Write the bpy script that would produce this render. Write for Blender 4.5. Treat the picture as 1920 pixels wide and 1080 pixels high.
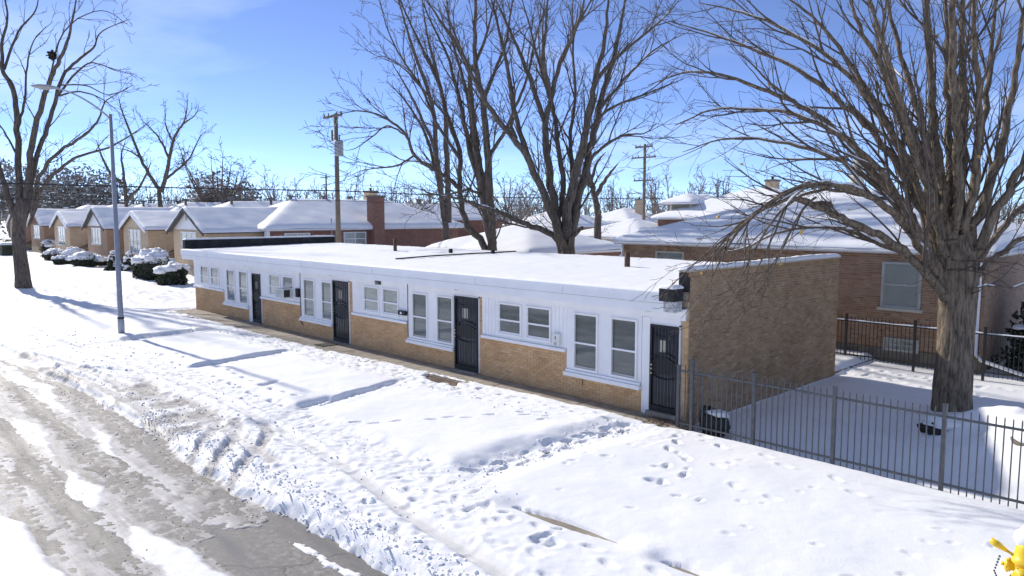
import bpy, bmesh, math, random
import numpy as np
from mathutils import Vector

# ------------------------------------------------------------------ camera, sky, sun, exposure
SC = bpy.context.scene
for o in list(bpy.data.objects): bpy.data.objects.remove(o)
COL = SC.collection
R = math.radians
FPX = 1402.0
PITCH = math.atan2(138, 1402)
YAW = R(46.03)
CAM = Vector((8.955, -13.849, 4.5))
cd = bpy.data.cameras.new('camera'); cam = bpy.data.objects.new('camera', cd); COL.objects.link(cam)
cam.location = CAM; cam.rotation_euler = (R(90) - PITCH, 0, YAW)
cd.sensor_width = 36; cd.lens = 36 * FPX / 1920; cd.clip_end = 3000; cd.clip_start = .1
SC.camera = cam
SUN_EL = R(31); SUN_AZ = R(-91.5)          # azimuth clockwise from +Y: the sun stands off the far end of the row
W = bpy.data.worlds.new('World'); SC.world = W; W.use_nodes = True
nt = W.node_tree; nt.nodes.clear()
wo = nt.nodes.new('ShaderNodeOutputWorld'); bg = nt.nodes.new('ShaderNodeBackground')
sky = nt.nodes.new('ShaderNodeTexSky'); sky.sky_type = 'NISHITA'; sky.sun_disc = False
sky.sun_elevation = SUN_EL; sky.sun_rotation = SUN_AZ
sky.altitude = 3000; sky.air_density = .6; sky.dust_density = 0; sky.ozone_density = 6
bg.inputs[1].default_value = .115
# thin high cloud in the sky: streaks mixed into the sky colour by direction
tc = nt.nodes.new('ShaderNodeTexCoord'); mp = nt.nodes.new('ShaderNodeMapping')
mp.inputs['Scale'].default_value = (1.1, 1.1, 5.5); mp.inputs['Location'].default_value = (2.3, .4, .35)
nz = nt.nodes.new('ShaderNodeTexNoise'); nz.inputs['Scale'].default_value = 1.5; nz.inputs['Detail'].default_value = 7; nz.inputs['Roughness'].default_value = .5
nz.inputs['Distortion'].default_value = .5
cr = nt.nodes.new('ShaderNodeValToRGB'); cr.color_ramp.elements[0].position = .45; cr.color_ramp.elements[1].position = .82
cr.color_ramp.elements[0].color = (0, 0, 0, 1); cr.color_ramp.elements[1].color = (.6, .6, .6, 1)
mx = nt.nodes.new('ShaderNodeMix'); mx.data_type = 'RGBA'
hs = nt.nodes.new('ShaderNodeHueSaturation'); hs.inputs['Saturation'].default_value = .92; hs.inputs['Value'].default_value = 1.0; hs.inputs['Hue'].default_value = .506
L = nt.links.new
L(tc.outputs['Generated'], mp.inputs[0]); L(mp.outputs[0], nz.inputs['Vector']); L(nz.outputs[0], cr.inputs[0])
L(sky.outputs[0], hs.inputs['Color']); L(hs.outputs[0], mx.inputs[6]); mx.inputs[7].default_value = (6.5, 7.2, 8.2, 1)
L(cr.outputs[0], mx.inputs[0]); L(mx.outputs[2], bg.inputs[0]); L(bg.outputs[0], wo.inputs[0])
sl = bpy.data.lights.new('sun', 'SUN'); sl.energy = 2.95; sl.angle = R(1.2); sl.color = (1, .93, .83)
so = bpy.data.objects.new('sun', sl); COL.objects.link(so)
sdir = Vector((math.sin(SUN_AZ) * math.cos(SUN_EL), math.cos(SUN_AZ) * math.cos(SUN_EL), math.sin(SUN_EL)))
so.rotation_euler = (-sdir).to_track_quat('-Z', 'Y').to_euler(); so.location = (-40, 0, 40)
SC.view_settings.view_transform = 'Standard'; SC.view_settings.look = 'None'
SC.view_settings.exposure = .82; SC.view_settings.gamma = 1
SC.render.engine = 'CYCLES'
SC.cycles.max_bounces = 8; SC.cycles.diffuse_bounces = 6; SC.cycles.transparent_max_bounces = 8

# ------------------------------------------------------------------ helpers
rnd = random.Random(7)
def pix(px, py, d):
    """a point at depth d (metres along the optical axis) seen at a place in the photograph"""
    x = (px - 960) / FPX * d; y = (540 - py) / FPX * d
    f = y * math.sin(PITCH) + d * math.cos(PITCH); z = y * math.cos(PITCH) - d * math.sin(PITCH)
    return (CAM.x + x * math.cos(YAW) - f * math.sin(YAW), CAM.y + x * math.sin(YAW) + f * math.cos(YAW), CAM.z + z)
def link(o): COL.objects.link(o); return o
def tag(o, label=None, cat=None, group=None, kind=None):
    if label: o['label'] = label
    if cat: o['category'] = cat
    if group: o['group'] = group
    if kind: o['kind'] = kind
    return o
def thing(name, label, cat, loc=(0, 0, 0), group=None):
    o = link(bpy.data.objects.new(name, None)); o.location = loc; o.empty_display_size = .2
    return tag(o, label, cat, group)
def org(p):
    v = Vector((0, 0, 0))
    while p is not None: v += p.location; p = p.parent
    return v
def mobj(name, me, m, parent=None, loc=(0, 0, 0)):
    o = link(bpy.data.objects.new(name, me)); o.location = loc
    if m is not None and not me.materials: me.materials.append(m)
    if parent is not None: o.parent = parent
    return o
class MB:
    """collects faces in world coordinates; build() makes ONE mesh object"""
    def __init__(s): s.v = []; s.f = []
    def add(s, vs, fs):
        n = len(s.v); s.v += [tuple(p) for p in vs]; s.f += [tuple(i + n for i in q) for q in fs]; return s
    def box(s, x0, x1, y0, y1, z0, z1):
        if x0 > x1: x0, x1 = x1, x0
        if y0 > y1: y0, y1 = y1, y0
        return s.add([(x0,y0,z0),(x1,y0,z0),(x1,y1,z0),(x0,y1,z0),(x0,y0,z1),(x1,y0,z1),(x1,y1,z1),(x0,y1,z1)],
              [(3,2,1,0),(4,5,6,7),(0,1,5,4),(1,2,6,5),(2,3,7,6),(3,0,4,7)])
    def prism(s, poly, axis, a0, a1):
        """extrude a 2-D polygon (counter-clockwise) along an axis"""
        n = len(poly)
        def P(p, a): return (a, p[0], p[1]) if axis == 0 else ((p[0], a, p[1]) if axis == 1 else (p[0], p[1], a))
        vs = [P(p, a0) for p in poly] + [P(p, a1) for p in poly]
        fs = [tuple(range(n)), tuple(range(2 * n - 1, n - 1, -1))] + [(i, i + n, (i + 1) % n + n, (i + 1) % n) for i in range(n)]
        return s.add(vs, fs)
    def tube(s, pts, rad, sides=8, caps=True):
        pts = [Vector(p) for p in pts]; n = len(pts)
        if not hasattr(rad, '__len__'): rad = [rad] * n
        vs = []; ref = None
        for i, p in enumerate(pts):
            t = (pts[min(i + 1, n - 1)] - pts[max(i - 1, 0)]).normalized()
            if ref is None:
                ref = t.cross(Vector((0, 0, 1)) if abs(t.z) < .9 else Vector((1, 0, 0))).normalized()
            a = (ref - t * ref.dot(t)).normalized(); ref = a; b = t.cross(a)
            for k in range(sides):
                q = 2 * math.pi * k / sides; vs.append(p + (a * math.cos(q) + b * math.sin(q)) * rad[i])
        fs = [(i * sides + k, i * sides + (k + 1) % sides, (i + 1) * sides + (k + 1) % sides, (i + 1) * sides + k) for i in range(n - 1) for k in range(sides)]
        if caps: fs += [tuple(range(sides - 1, -1, -1)), tuple((n - 1) * sides + k for k in range(sides))]
        return s.add(vs, fs)
    def lathe(s, prof, c, sides=20, axis=2):
        vs = []; n = len(prof)
        for r, h in prof:
            for k in range(sides):
                q = 2 * math.pi * k / sides; a, b = r * math.cos(q), r * math.sin(q)
                vs.append((c[0] + a, c[1] + b, c[2] + h) if axis == 2 else ((c[0] + h, c[1] + a, c[2] + b) if axis == 0 else (c[0] + b, c[1] + h, c[2] + a)))
        fs = [(i * sides + k, i * sides + (k + 1) % sides, (i + 1) * sides + (k + 1) % sides, (i + 1) * sides + k) for i in range(n - 1) for k in range(sides)]
        fs += [tuple(range(sides - 1, -1, -1)), tuple((n - 1) * sides + k for k in range(sides))]
        return s.add(vs, fs)
    def blob(s, c, rx, ry, rz, seed=0, amp=.15, nu=12, nv=8, zmin=-1.0, freq=2.0):
        vs = []; fs = []; rr = random.Random(seed); ph = [rr.uniform(0, 6.28) for _ in range(6)]
        for j in range(nv + 1):
            th = math.pi * j / nv
            for i in range(nu):
                f = 2 * math.pi * i / nu
                d = (math.sin(th) * math.cos(f), math.sin(th) * math.sin(f), math.cos(th))
                k = 1 + amp * (math.sin(freq * 2.1 * d[0] + ph[0]) * math.sin(freq * 1.7 * d[1] + ph[1]) + .6 * math.sin(freq * 3.3 * d[2] + ph[2] + 2 * d[0]) + .4 * math.sin(freq * 5 * d[1] + ph[3]))
                vs.append((c[0] + rx * k * d[0], c[1] + ry * k * d[1], c[2] + rz * max(zmin, k * d[2])))
        for j in range(nv):
            for i in range(nu):
                fs.append((j * nu + i, (j + 1) * nu + i, (j + 1) * nu + (i + 1) % nu, j * nu + (i + 1) % nu))
        return s.add(vs, fs)
    def build(s, name, m, parent=None, smooth=False, loc=None, bevel=0):
        off = org(parent) if parent is not None else Vector(loc or (0, 0, 0))
        me = bpy.data.meshes.new(name)
        me.from_pydata([(p[0] - off.x, p[1] - off.y, p[2] - off.z) for p in s.v], [], s.f); me.update()
        if smooth: me.polygons.foreach_set('use_smooth', [True] * len(me.polygons))
        o = mobj(name, me, m, parent, (0, 0, 0) if parent is not None else off)
        if bevel:
            b = o.modifiers.new('bevel', 'BEVEL'); b.width = bevel; b.segments = 2; b.limit_method = 'ANGLE'
        return o
def npmesh(name, V, Fq, m, parent=None, smooth=True, loc=(0, 0, 0), attrs=None):
    """V: (n,3) float array in world coordinates, Fq: (m,4) or (m,3) int array"""
    off = np.array(org(parent) if parent is not None else loc)
    me = bpy.data.meshes.new(name); k = Fq.shape[1]
    me.vertices.add(len(V)); me.vertices.foreach_set('co', (V - off).astype(np.float32).ravel())
    me.loops.add(Fq.size); me.loops.foreach_set('vertex_index', Fq.astype(np.int32).ravel())
    me.polygons.add(len(Fq)); me.polygons.foreach_set('loop_start', np.arange(0, Fq.size, k, dtype=np.int32))
    me.update(calc_edges=True); me.validate()
    if smooth: me.polygons.foreach_set('use_smooth', np.ones(len(me.polygons), dtype=bool))
    for an, av in (attrs or {}).items():
        a = me.attributes.new(an, 'FLOAT', 'POINT'); a.data.foreach_set('value', av.astype(np.float32).ravel())
    return mobj(name, me, m, parent, (0, 0, 0) if parent is not None else loc)
def h2(ix, iy, seed):
    with np.errstate(over='ignore'):
        n = (ix.astype(np.int64) * 374761393 + iy.astype(np.int64) * 668265263 + seed * 974711) & 0xFFFFFFFF
        n = ((n ^ (n >> 13)) * 1274126177) & 0xFFFFFFFF
        n = ((n ^ (n >> 16)) * 2246822519) & 0xFFFFFFFF
        n = n ^ (n >> 15)
    return (n & 0xFFFFFF) / float(0xFFFFFF)
def vn(x, y, seed=0):
    ix = np.floor(x); iy = np.floor(y); fx = x - ix; fy = y - iy
    ix = ix.astype(np.int64); iy = iy.astype(np.int64)
    fx = fx * fx * fx * (fx * (fx * 6 - 15) + 10); fy = fy * fy * fy * (fy * (fy * 6 - 15) + 10)
    a = h2(ix, iy, seed); b = h2(ix + 1, iy, seed); c_ = h2(ix, iy + 1, seed); d = h2(ix + 1, iy + 1, seed)
    return (a * (1 - fx) + b * fx) * (1 - fy) + (c_ * (1 - fx) + d * fx) * fy
def fbm(x, y, seed=0, oc=4, g=.5):
    s = 0; a = 1; t = 0
    for k in range(oc):
        c1, s1 = math.cos(.6 * k), math.sin(.6 * k)
        s = s + a * vn((x * c1 - y * s1) * 2 ** k, (x * s1 + y * c1) * 2 ** k, seed + 17 * k); t += a; a *= g
    return s / t * 2 - 1
def sst(a, b, x):
    t = np.clip((x - a) / (b - a), 0, 1); return t * t * (3 - 2 * t)

# ------------------------------------------------------------------ materials (procedural)
def newmat(name):
    m = bpy.data.materials.new(name); m.use_nodes = True
    n = m.node_tree; p = n.nodes['Principled BSDF']; return m, n, p
def bump(n, p, scale, dist, strength=.6, detail=6, vec=None, rough=.6):
    t = n.nodes.new('ShaderNodeTexNoise'); t.inputs['Scale'].default_value = scale; t.inputs['Detail'].default_value = detail; t.inputs['Roughness'].default_value = rough
    if vec is not None: n.links.new(vec, t.inputs['Vector'])
    b = n.nodes.new('ShaderNodeBump'); b.inputs['Strength'].default_value = strength; b.inputs['Distance'].default_value = dist
    n.links.new(t.outputs[0], b.inputs['Height']); n.links.new(b.outputs[0], p.inputs['Normal']); return t
def coords(n, scale=(1, 1, 1), rot=(0, 0, 0), kind='Object'):
    c = n.nodes.new('ShaderNodeTexCoord'); mp = n.nodes.new('ShaderNodeMapping'); mp.inputs['Scale'].default_value = scale; mp.inputs['Rotation'].default_value = rot
    n.links.new(c.outputs[kind], mp.inputs[0]); return mp.outputs[0]
def ramp(n, src, stops):
    r = n.nodes.new('ShaderNodeValToRGB'); e = r.color_ramp.elements
    while len(e) < len(stops): e.new(.5)
    for q, (pos, colr) in zip(e, stops): q.position = pos; q.color = (*colr, 1)
    n.links.new(src, r.inputs[0]); return r.outputs[0]
def mixc(n, fac, a, b, mode='MIX'):
    x = n.nodes.new('ShaderNodeMix'); x.data_type = 'RGBA'; x.blend_type = mode
    for s, i in ((fac, 0), (a, 6), (b, 7)):
        if hasattr(s, 'links'): n.links.new(s, x.inputs[i])
        elif i == 0: x.inputs[0].default_value = s
        else: x.inputs[i].default_value = (*s, 1)
    return x.outputs[2]
def noise(n, scale, detail=5, vec=None, rough=.55):
    t = n.nodes.new('ShaderNodeTexNoise'); t.inputs['Scale'].default_value = scale; t.inputs['Detail'].default_value = detail; t.inputs['Roughness'].default_value = rough
    if vec is not None: n.links.new(vec, t.inputs['Vector'])
    return t.outputs[0]
def simple(name, colr, rough=.6, var=.15, scale=6, metal=0, bmp=0, spec=.4, stretch=(1, 1, 1)):
    """one base colour with mottling of its own"""
    m, n, p = newmat(name); v = coords(n, stretch)
    f = noise(n, scale, 6, v)
    lo = tuple(c * (1 - var) for c in colr); hi = tuple(min(.95, c * (1 + var)) for c in colr)
    n.links.new(ramp(n, f, [(.3, lo), (.7, hi)]), p.inputs['Base Color'])
    p.inputs['Roughness'].default_value = rough; p.inputs['Metallic'].default_value = metal; p.inputs['Specular IOR Level'].default_value = spec
    if bmp: bump(n, p, scale * 5, bmp, .5, vec=v)
    return m
M = {}
# snow: 'dirt' is trodden-in slush and grit lying in the snow itself
def snow_mat(name, use_dirt):
    m, n, p = newmat(name); v = coords(n)
    f1 = noise(n, 1.3, 5, v); clean = ramp(n, f1, [(.25, (.84, .855, .88)), (.75, (.90, .91, .925))])
    if use_dirt:
        a = n.nodes.new('ShaderNodeAttribute'); a.attribute_name = 'dirt'
        f2 = noise(n, 5, 10, coords(n, (.25, 4.5, 1)), .78); slush = ramp(n, f2, [(.3, (.165, .15, .135)), (.52, (.30, .28, .255)), (.72, (.54, .53, .515))])
        f3 = noise(n, 3.5, 8, v, .7)
        ad = n.nodes.new('ShaderNodeMath'); ad.operation = 'MULTIPLY_ADD'; n.links.new(f3, ad.inputs[0]); ad.inputs[1].default_value = 1.1; ad.inputs[2].default_value = -.55
        a2 = n.nodes.new('ShaderNodeMath'); a2.operation = 'MULTIPLY'; n.links.new(ad.outputs[0], a2.inputs[0]); n.links.new(a.outputs['Fac'], a2.inputs[1])
        a3 = n.nodes.new('ShaderNodeMath'); a3.operation = 'ADD'; a3.use_clamp = True; n.links.new(a2.outputs[0], a3.inputs[0]); n.links.new(a.outputs['Fac'], a3.inputs[1])
        c = mixc(n, a3.outputs[0], clean, slush)
    else: c = clean
    n.links.new(c, p.inputs['Base Color']); p.inputs['Roughness'].default_value = .65; p.inputs['Specular IOR Level'].default_value = .25
    bump(n, p, 22, .012, .5, 8, v, .65)
    return m
M['snow'] = snow_mat('snow', False); M['snow_ground'] = snow_mat('snow_ground', True)
M['white'] = simple('white_paint', (.82, .82, .83), .5, .05, 2)
M['white_trim'] = simple('white_trim', (.82, .82, .83), .4, .04, 3)
M['fascia'] = simple('fascia_white', (.81, .815, .83), .45, .05, 1.6)
M['soil'] = simple('soil', (.12, .085, .06), .9, .5, 7, bmp=.02)
M['concrete'] = simple('concrete', (.30, .265, .22), .85, .28, 3.5, bmp=.004)
M['black_metal'] = simple('black_metal', (.008, .009, .012), .55, .3, 5)
M['navy_door'] = simple('navy_door', (.035, .042, .06), .14, .3, 3, spec=.5)
M['grey_iron'] = simple('grey_iron', (.09, .095, .10), .5, .25, 9)
M['dark_iron'] = simple('dark_iron', (.035, .035, .03), .55, .3, 9)
M['brass'] = simple('brass', (.7, .55, .3), .3, .1, 20, metal=.8)
M['tar'] = simple('tar', (.022, .022, .022), .7, .6, 3, bmp=.01)
M['galv'] = simple('galvanised_steel', (.36, .38, .42), .5, .1, 5, metal=.2)
M['pole_wood'] = simple('pole_wood', (.20, .165, .13), .85, .3, 5, stretch=(6, 6, .5), bmp=.006)
M['blind'] = simple('blind_grey', (.17, .172, .165), .8, .25, 2.5, stretch=(.6, 1, 6))
M['blind_dark'] = simple('room_dark', (.12, .123, .118), .8, .3, 2.5, stretch=(.6, 1, 5))
M['shade_white'] = simple('roller_shade', (.46, .455, .42), .85, .08, 2)
M['curtain'] = simple('curtain_cream', (.46, .45, .405), .85, .22, 3.5, stretch=(1, 1, 4))
M['grey_board'] = simple('grey_board', (.42, .42, .395), .6, .12, 3)
M['slush'] = simple('slush_clod', (.33, .29, .245), .7, .35, 9)
M['yellow'] = simple('hydrant_yellow', (.78, .53, .03), .4, .15, 6)
M['rubber'] = simple('rubber_dark', (.02, .02, .02), .6, .3, 8)
M['wire'] = simple('wire_black', (.03, .03, .035), .6, .2, 5)
M['rust'] = simple('rusty_pipe', (.10, .055, .035), .8, .4, 12)
M['trim_beige'] = simple('trim_beige', (.52, .49, .40), .6, .1, 2)
M['brown_door'] = simple('brown_door', (.17, .075, .05), .7, .25, 3, stretch=(.5, 1, 8))
M['gutter'] = simple('gutter', (.50, .50, .49), .5, .1, 3)
M['tan_stucco'] = simple('tan_stucco', (.62, .49, .34), .85, .1, 2, bmp=.003)
M['stone'] = simple('lannon_stone', (.42, .35, .26), .85, .35, 5, bmp=.02)
M['black_shutter'] = simple('dark_trim', (.05, .045, .045), .6, .2, 4)
M['shingle'] = simple('shingle_grey', (.13, .125, .13), .9, .3, 4, bmp=.01)
M['conc_dark'] = simple('base_concrete', (.17, .15, .12), .9, .3, 3, bmp=.006)
M['leaf'] = simple('dry_leaf', (.62, .38, .12), .7, .35, 3)
M['bag'] = simple('black_bag', (.018, .021, .019), .38, .4, 6, bmp=.03)
M['ac'] = simple('ac_white', (.68, .69, .68), .5, .06, 4)
M['peel'] = simple('peeling_paint', (.45, .45, .46), .8, .5, 9)
M['nest'] = simple('nest_leaves', (.06, .05, .035), .9, .5, 14)
def glass_mat(name, tint, refl):
    m, n, p = newmat(name); n.nodes.remove(p); out = n.nodes['Material Output']
    t = n.nodes.new('ShaderNodeBsdfTransparent'); t.inputs[0].default_value = (*tint, 1)
    g = n.nodes.new('ShaderNodeBsdfGlossy'); g.inputs['Roughness'].default_value = .06; g.inputs[0].default_value = (.9, .95, 1, 1)
    lw = n.nodes.new('ShaderNodeLayerWeight'); lw.inputs[0].default_value = .5
    pw = n.nodes.new('ShaderNodeMath'); pw.operation = 'POWER'; n.links.new(lw.outputs['Facing'], pw.inputs[0]); pw.inputs[1].default_value = 3.5
    ma = n.nodes.new('ShaderNodeMath'); ma.operation = 'MULTIPLY_ADD'; n.links.new(pw.outputs[0], ma.inputs[0]); ma.inputs[1].default_value = .8; ma.inputs[2].default_value = refl
    v = coords(n, kind='Object'); b = n.nodes.new('ShaderNodeBump'); b.inputs['Strength'].default_value = .05; b.inputs['Distance'].default_value = .02
    n.links.new(noise(n, 2.2, 2, v), b.inputs['Height']); n.links.new(b.outputs[0], g.inputs['Normal'])
    x = n.nodes.new('ShaderNodeMixShader'); n.links.new(ma.outputs[0], x.inputs[0]); n.links.new(t.outputs[0], x.inputs[1]); n.links.new(g.outputs[0], x.inputs[2])
    n.links.new(x.outputs[0], out.inputs[0]); return m
M['glass'] = glass_mat('window_glass', (.93, .95, .945), .05)
def bark_mat(name, a, b, z=1.0):
    m, n, p = newmat(name); v = coords(n, (9, 9, 1.6 * z)); f = noise(n, 1.6, 9, v, .7)
    n.links.new(ramp(n, f, [(.36, a), (.62, b)]), p.inputs['Base Color']); p.inputs['Roughness'].default_value = .9; p.inputs['Specular IOR Level'].default_value = .2
    w = n.nodes.new('ShaderNodeBump'); w.inputs['Strength'].default_value = 1.0; w.inputs['Distance'].default_value = .08; n.links.new(f, w.inputs['Height']); n.links.new(w.outputs[0], p.inputs['Normal'])
    return m
M['bark_grey'] = bark_mat('bark_grey', (.08, .062, .044), (.32, .255, .185))
M['bark_dark'] = bark_mat('bark_dark', (.06, .05, .04), (.22, .185, .15))
M['bark_brown'] = bark_mat('bark_brown', (.06, .048, .04), (.20, .165, .135))
M['twig'] = simple('twig_brown', (.11, .088, .07), .85, .3, 3)
M['twig_dark'] = simple('twig_dark', (.11, .09, .075), .85, .3, 3)
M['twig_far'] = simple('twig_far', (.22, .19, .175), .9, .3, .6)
M['twig_red'] = simple('twig_reddish', (.20, .12, .10), .9, .3, 1.5)
def foliage(name, a, b):
    m, n, p = newmat(name); g = n.nodes.new('ShaderNodeNewGeometry')
    n.links.new(ramp(n, g.outputs['Random Per Island'], [(0, a), (1, b)]), p.inputs['Base Color']); p.inputs['Roughness'].default_value = .7; return m
M['yew'] = foliage('yew_needles', (.02, .028, .017), (.07, .08, .045))
M['yew_brown'] = foliage('brown_shrub', (.04, .035, .022), (.11, .085, .05))
M['spruce'] = foliage('spruce_needles', (.02, .028, .018), (.07, .075, .05)); M['far_pine'] = foliage('far_pine_needles', (.18, .175, .155), (.34, .32, .29))  # far needles: distance haze put into the colour by paling it
def brick_piece(name, cols, src):
    m, n, p = newmat(name)
    if src == 'obj': o = n.nodes.new('ShaderNodeObjectInfo').outputs['Random']
    else: o = n.nodes.new('ShaderNodeNewGeometry').outputs['Random Per Island']
    k = len(cols); c = ramp(n, o, [(i / (k - 1), q) for i, q in enumerate(cols)])
    v = coords(n); f = noise(n, 1.1, 6, n.nodes.new('ShaderNodeNewGeometry').outputs['Position'], .7); f2 = noise(n, 30, 4, v)
    c = mixc(n, .75, c, ramp(n, f, [(.3, (.74, .71, .69)), (.65, (1.1, 1.08, 1.05))]), 'MULTIPLY')
    c = mixc(n, .5, c, ramp(n, f2, [(.3, (.75, .75, .75)), (.7, (1.15, 1.15, 1.15))]), 'MULTIPLY')
    n.links.new(c, p.inputs['Base Color']); p.inputs['Roughness'].default_value = .85; p.inputs['Specular IOR Level'].default_value = .25
    bump(n, p, 60, .003, .6, 4, v); return m
BUFF = [(.55, .34, .17), (.63, .405, .21), (.67, .445, .245), (.60, .375, .19), (.70, .485, .29)]
BROWN = [(.29, .185, .10), (.38, .255, .145), (.43, .30, .18), (.33, .21, .115), (.46, .335, .215)]
REDB = [(.28, .165, .095), (.37, .22, .13), (.42, .265, .165), (.32, .185, .105), (.45, .325, .22)]
for k, c in (('buff', BUFF), ('brown', BROWN), ('redb', REDB)):
    M[k + '_o'] = brick_piece(k + '_brick', c, 'obj'); M[k + '_i'] = brick_piece(k + '_brick_rest', c, 'isl')
M['mortar_buff'] = simple('mortar_buff', (.50, .40, .29), .9, .2, 8)
M['mortar_brown'] = simple('mortar_pale', (.54, .47, .385), .9, .2, 8)
M['mortar_red'] = simple('mortar_red', (.48, .42, .37), .9, .2, 8)
def brick_tex(name, c1, c2, mo, axis):
    m, n, p = newmat(name); c = n.nodes.new('ShaderNodeNewGeometry'); s = n.nodes.new('ShaderNodeSeparateXYZ'); n.links.new(c.outputs['Position'], s.inputs[0])
    k = n.nodes.new('ShaderNodeCombineXYZ')
    ad = n.nodes.new('ShaderNodeMath'); ad.operation = 'ADD'; n.links.new(s.outputs[0], ad.inputs[0]); n.links.new(s.outputs[1], ad.inputs[1])
    n.links.new(ad.outputs[0], k.inputs[0]); n.links.new(s.outputs[2], k.inputs[1])
    b = n.nodes.new('ShaderNodeTexBrick'); n.links.new(k.outputs[0], b.inputs['Vector']); b.inputs['Scale'].default_value = 1
    b.inputs['Brick Width'].default_value = .21; b.inputs['Row Height'].default_value = .075; b.inputs['Mortar Size'].default_value = .006
    b.inputs['Color1'].default_value = (*c1, 1); b.inputs['Color2'].default_value = (*c2, 1); b.inputs['Mortar'].default_value = (*mo, 1)
    f = noise(n, .8, 6, c.outputs['Position'], .7)
    n.links.new(mixc(n, .6, b.outputs[0], ramp(n, f, [(.3, (.7, .7, .7)), (.7, (1.15, 1.15, 1.15))]), 'MULTIPLY'), p.inputs['Base Color']); p.inputs['Roughness'].default_value = .9
    return m
M['far_red'] = brick_tex('far_red_brick', (.20, .085, .06), (.28, .13, .09), (.30, .24, .20), 0)
M['far_tan'] = brick_tex('far_tan_brick', (.55, .40, .24), (.64, .48, .31), (.52, .44, .34), 0)
M['far_brown'] = brick_tex('far_brown_brick', (.34, .21, .13), (.43, .28, .18), (.40, .33, .27), 0)
# wet salted asphalt with a film of slush in long streaks
def road_mat():
    m, n, p = newmat('asphalt_road'); v = coords(n)
    f = noise(n, 55, 4, v); asph = ramp(n, f, [(.35, (.09, .087, .085)), (.7, (.19, .185, .18))])
    vs = coords(n, (.22, 1.7, 1)); f1 = noise(n, 1.4, 9, vs, .68); f2 = noise(n, 10, 8, v, .7)
    film = ramp(n, f2, [(.3, (.15, .138, .125)), (.5, (.245, .23, .21)), (.72, (.42, .41, .40))])
    fac = ramp(n, f1, [(.36, (0, 0, 0)), (.58, (.9, .9, .9))])
    c = mixc(n, fac, asph, film)
    vo = n.nodes.new('ShaderNodeTexVoronoi'); vo.feature = 'DISTANCE_TO_EDGE'; vo.inputs['Scale'].default_value = .42
    w = n.nodes.new('ShaderNodeMix'); w.data_type = 'VECTOR'; nn = n.nodes.new('ShaderNodeTexNoise'); nn.inputs['Scale'].default_value = 2.5; nn.inputs['Detail'].default_value = 6; n.links.new(v, nn.inputs['Vector'])
    w.inputs[0].default_value = .35; n.links.new(v, w.inputs[4]); n.links.new(nn.outputs['Color'], w.inputs[5]); n.links.new(w.outputs[1], vo.inputs['Vector'])
    c = mixc(n, ramp(n, vo.outputs['Distance'], [(.0, (.7, .7, .7)), (.008, (0, 0, 0))]), c, (.05, .047, .045))
    n.links.new(c, p.inputs['Base Color']); n.links.new(ramp(n, f1, [(.3, (.45, .45, .45)), (.6, (.8, .8, .8))]), p.inputs['Roughness'])
    bump(n, p, 70, .006, .6, 5, v); return m
M['road'] = road_mat()

# ------------------------------------------------------------------ the setting: ground, road, pavement, snow
def sheet(name, x0, x1, y0, y1, z, m, thick=.3):
    o = MB().box(x0, x1, y0, y1, z - thick, z).build(name, m); return tag(o, kind='structure')
tag(MB().add([(-900, -900, -.42), (900, -900, -.42), (900, 900, -.42), (-900, 900, -.42)], [(0, 1, 2, 3)]).build('ground', M['soil']), kind='structure')
sheet('lawn_soil', -200, 0.04, -8.30, 60, -.09, M['soil'])
sheet('yard_soil', .044, 60, -8.30, 60, -.29, M['soil'], .1)
sheet('lawn_strip', .044, 60, -8.296, -.55, -.091, M['soil'], .19)
sheet('road', -300, 120, -17.6, -8.46, -.215, M['road'], .18)
sheet('kerb', -200, 60, -8.455, -8.305, -.209, M['concrete'], .2)
sheet('pavement', -200, 60, -7.05, -5.62, -.072, M['concrete'], .1)

def axis(*segs):
    out = [segs[0][0]]
    for a, b, st in segs:
        if isinstance(st, tuple):
            s0, g = st
            if abs(a) < abs(b):
                x = a; s = s0; q = []
                while abs(x - a) < abs(b - a): x += math.copysign(s, b - a); s *= g; q.append(x)
                out += q
            else:
                x = b; s = s0; q = []
                while abs(x - b) < abs(a - b): x += math.copysign(s, a - b); s *= g; q.append(x)
                out = q[::-1] + [b]
        else:
            n = max(1, int(round((b - a) / st))); out += [a + (b - a) * (i + 1) / n for i in range(n)]
    return np.array(sorted(set(out)))
xs = axis((-700, -36, (.13, 1.05)), (-36, -16, .11), (-16, -8, .06), (-8, 8.4, .04), (8.4, 16, .16), (16, 700, (.2, 1.12)))
ys = axis((-700, -19, (.2, 1.12)), (-19, -12.7, .14), (-12.7, -.0, .04), (0, 11.5, .09), (11.5, 30, .4), (30, 700, (.5, 1.12)))
X, Y = np.meshgrid(xs, ys); U = -X
def lerp_u(v, a, b): return a[0] + (v - a[1]) / (b[1] - a[1]) * (b[0] - a[0])
Bz = np.where(Y < -8.38, -.215, -.085)
Bz = np.where(Y < -17.6, -.085, Bz)
yard = sst(-.75, -.1, Y) * sst(-.25, .15, X); Bz = Bz * (1 - yard) + (-.29) * yard
lump = fbm(X * 4.2, Y * 4.2, 3, 3, .6); lump2 = fbm(X * 9, Y * 9, 9, 2); soft = fbm(X * .45, Y * .45, 5, 3); mid = fbm(X * 1.6, Y * 1.6, 11, 3)
T = .14 + .05 * soft + .012 * mid + .003 * lump2
D = np.zeros_like(T)
far = sst(-34, -38, X)
T += far * (.06 * fbm(X * .25, Y * .6, 31, 3))
lw = sst(27, 31, U) * sst(62, 50, U) * sst(-8.3, -7.5, Y) * (Y < 7); T += lw * (.13 * fbm(X * .4, Y * 1.3, 33, 4) + .09 * np.abs(fbm(X * 1.1, Y * 2.0, 35, 3)) + .04 * lump); D += lw * .12 * (fbm(X * .5, Y * 1.5, 37, 3) > .25)
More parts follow.
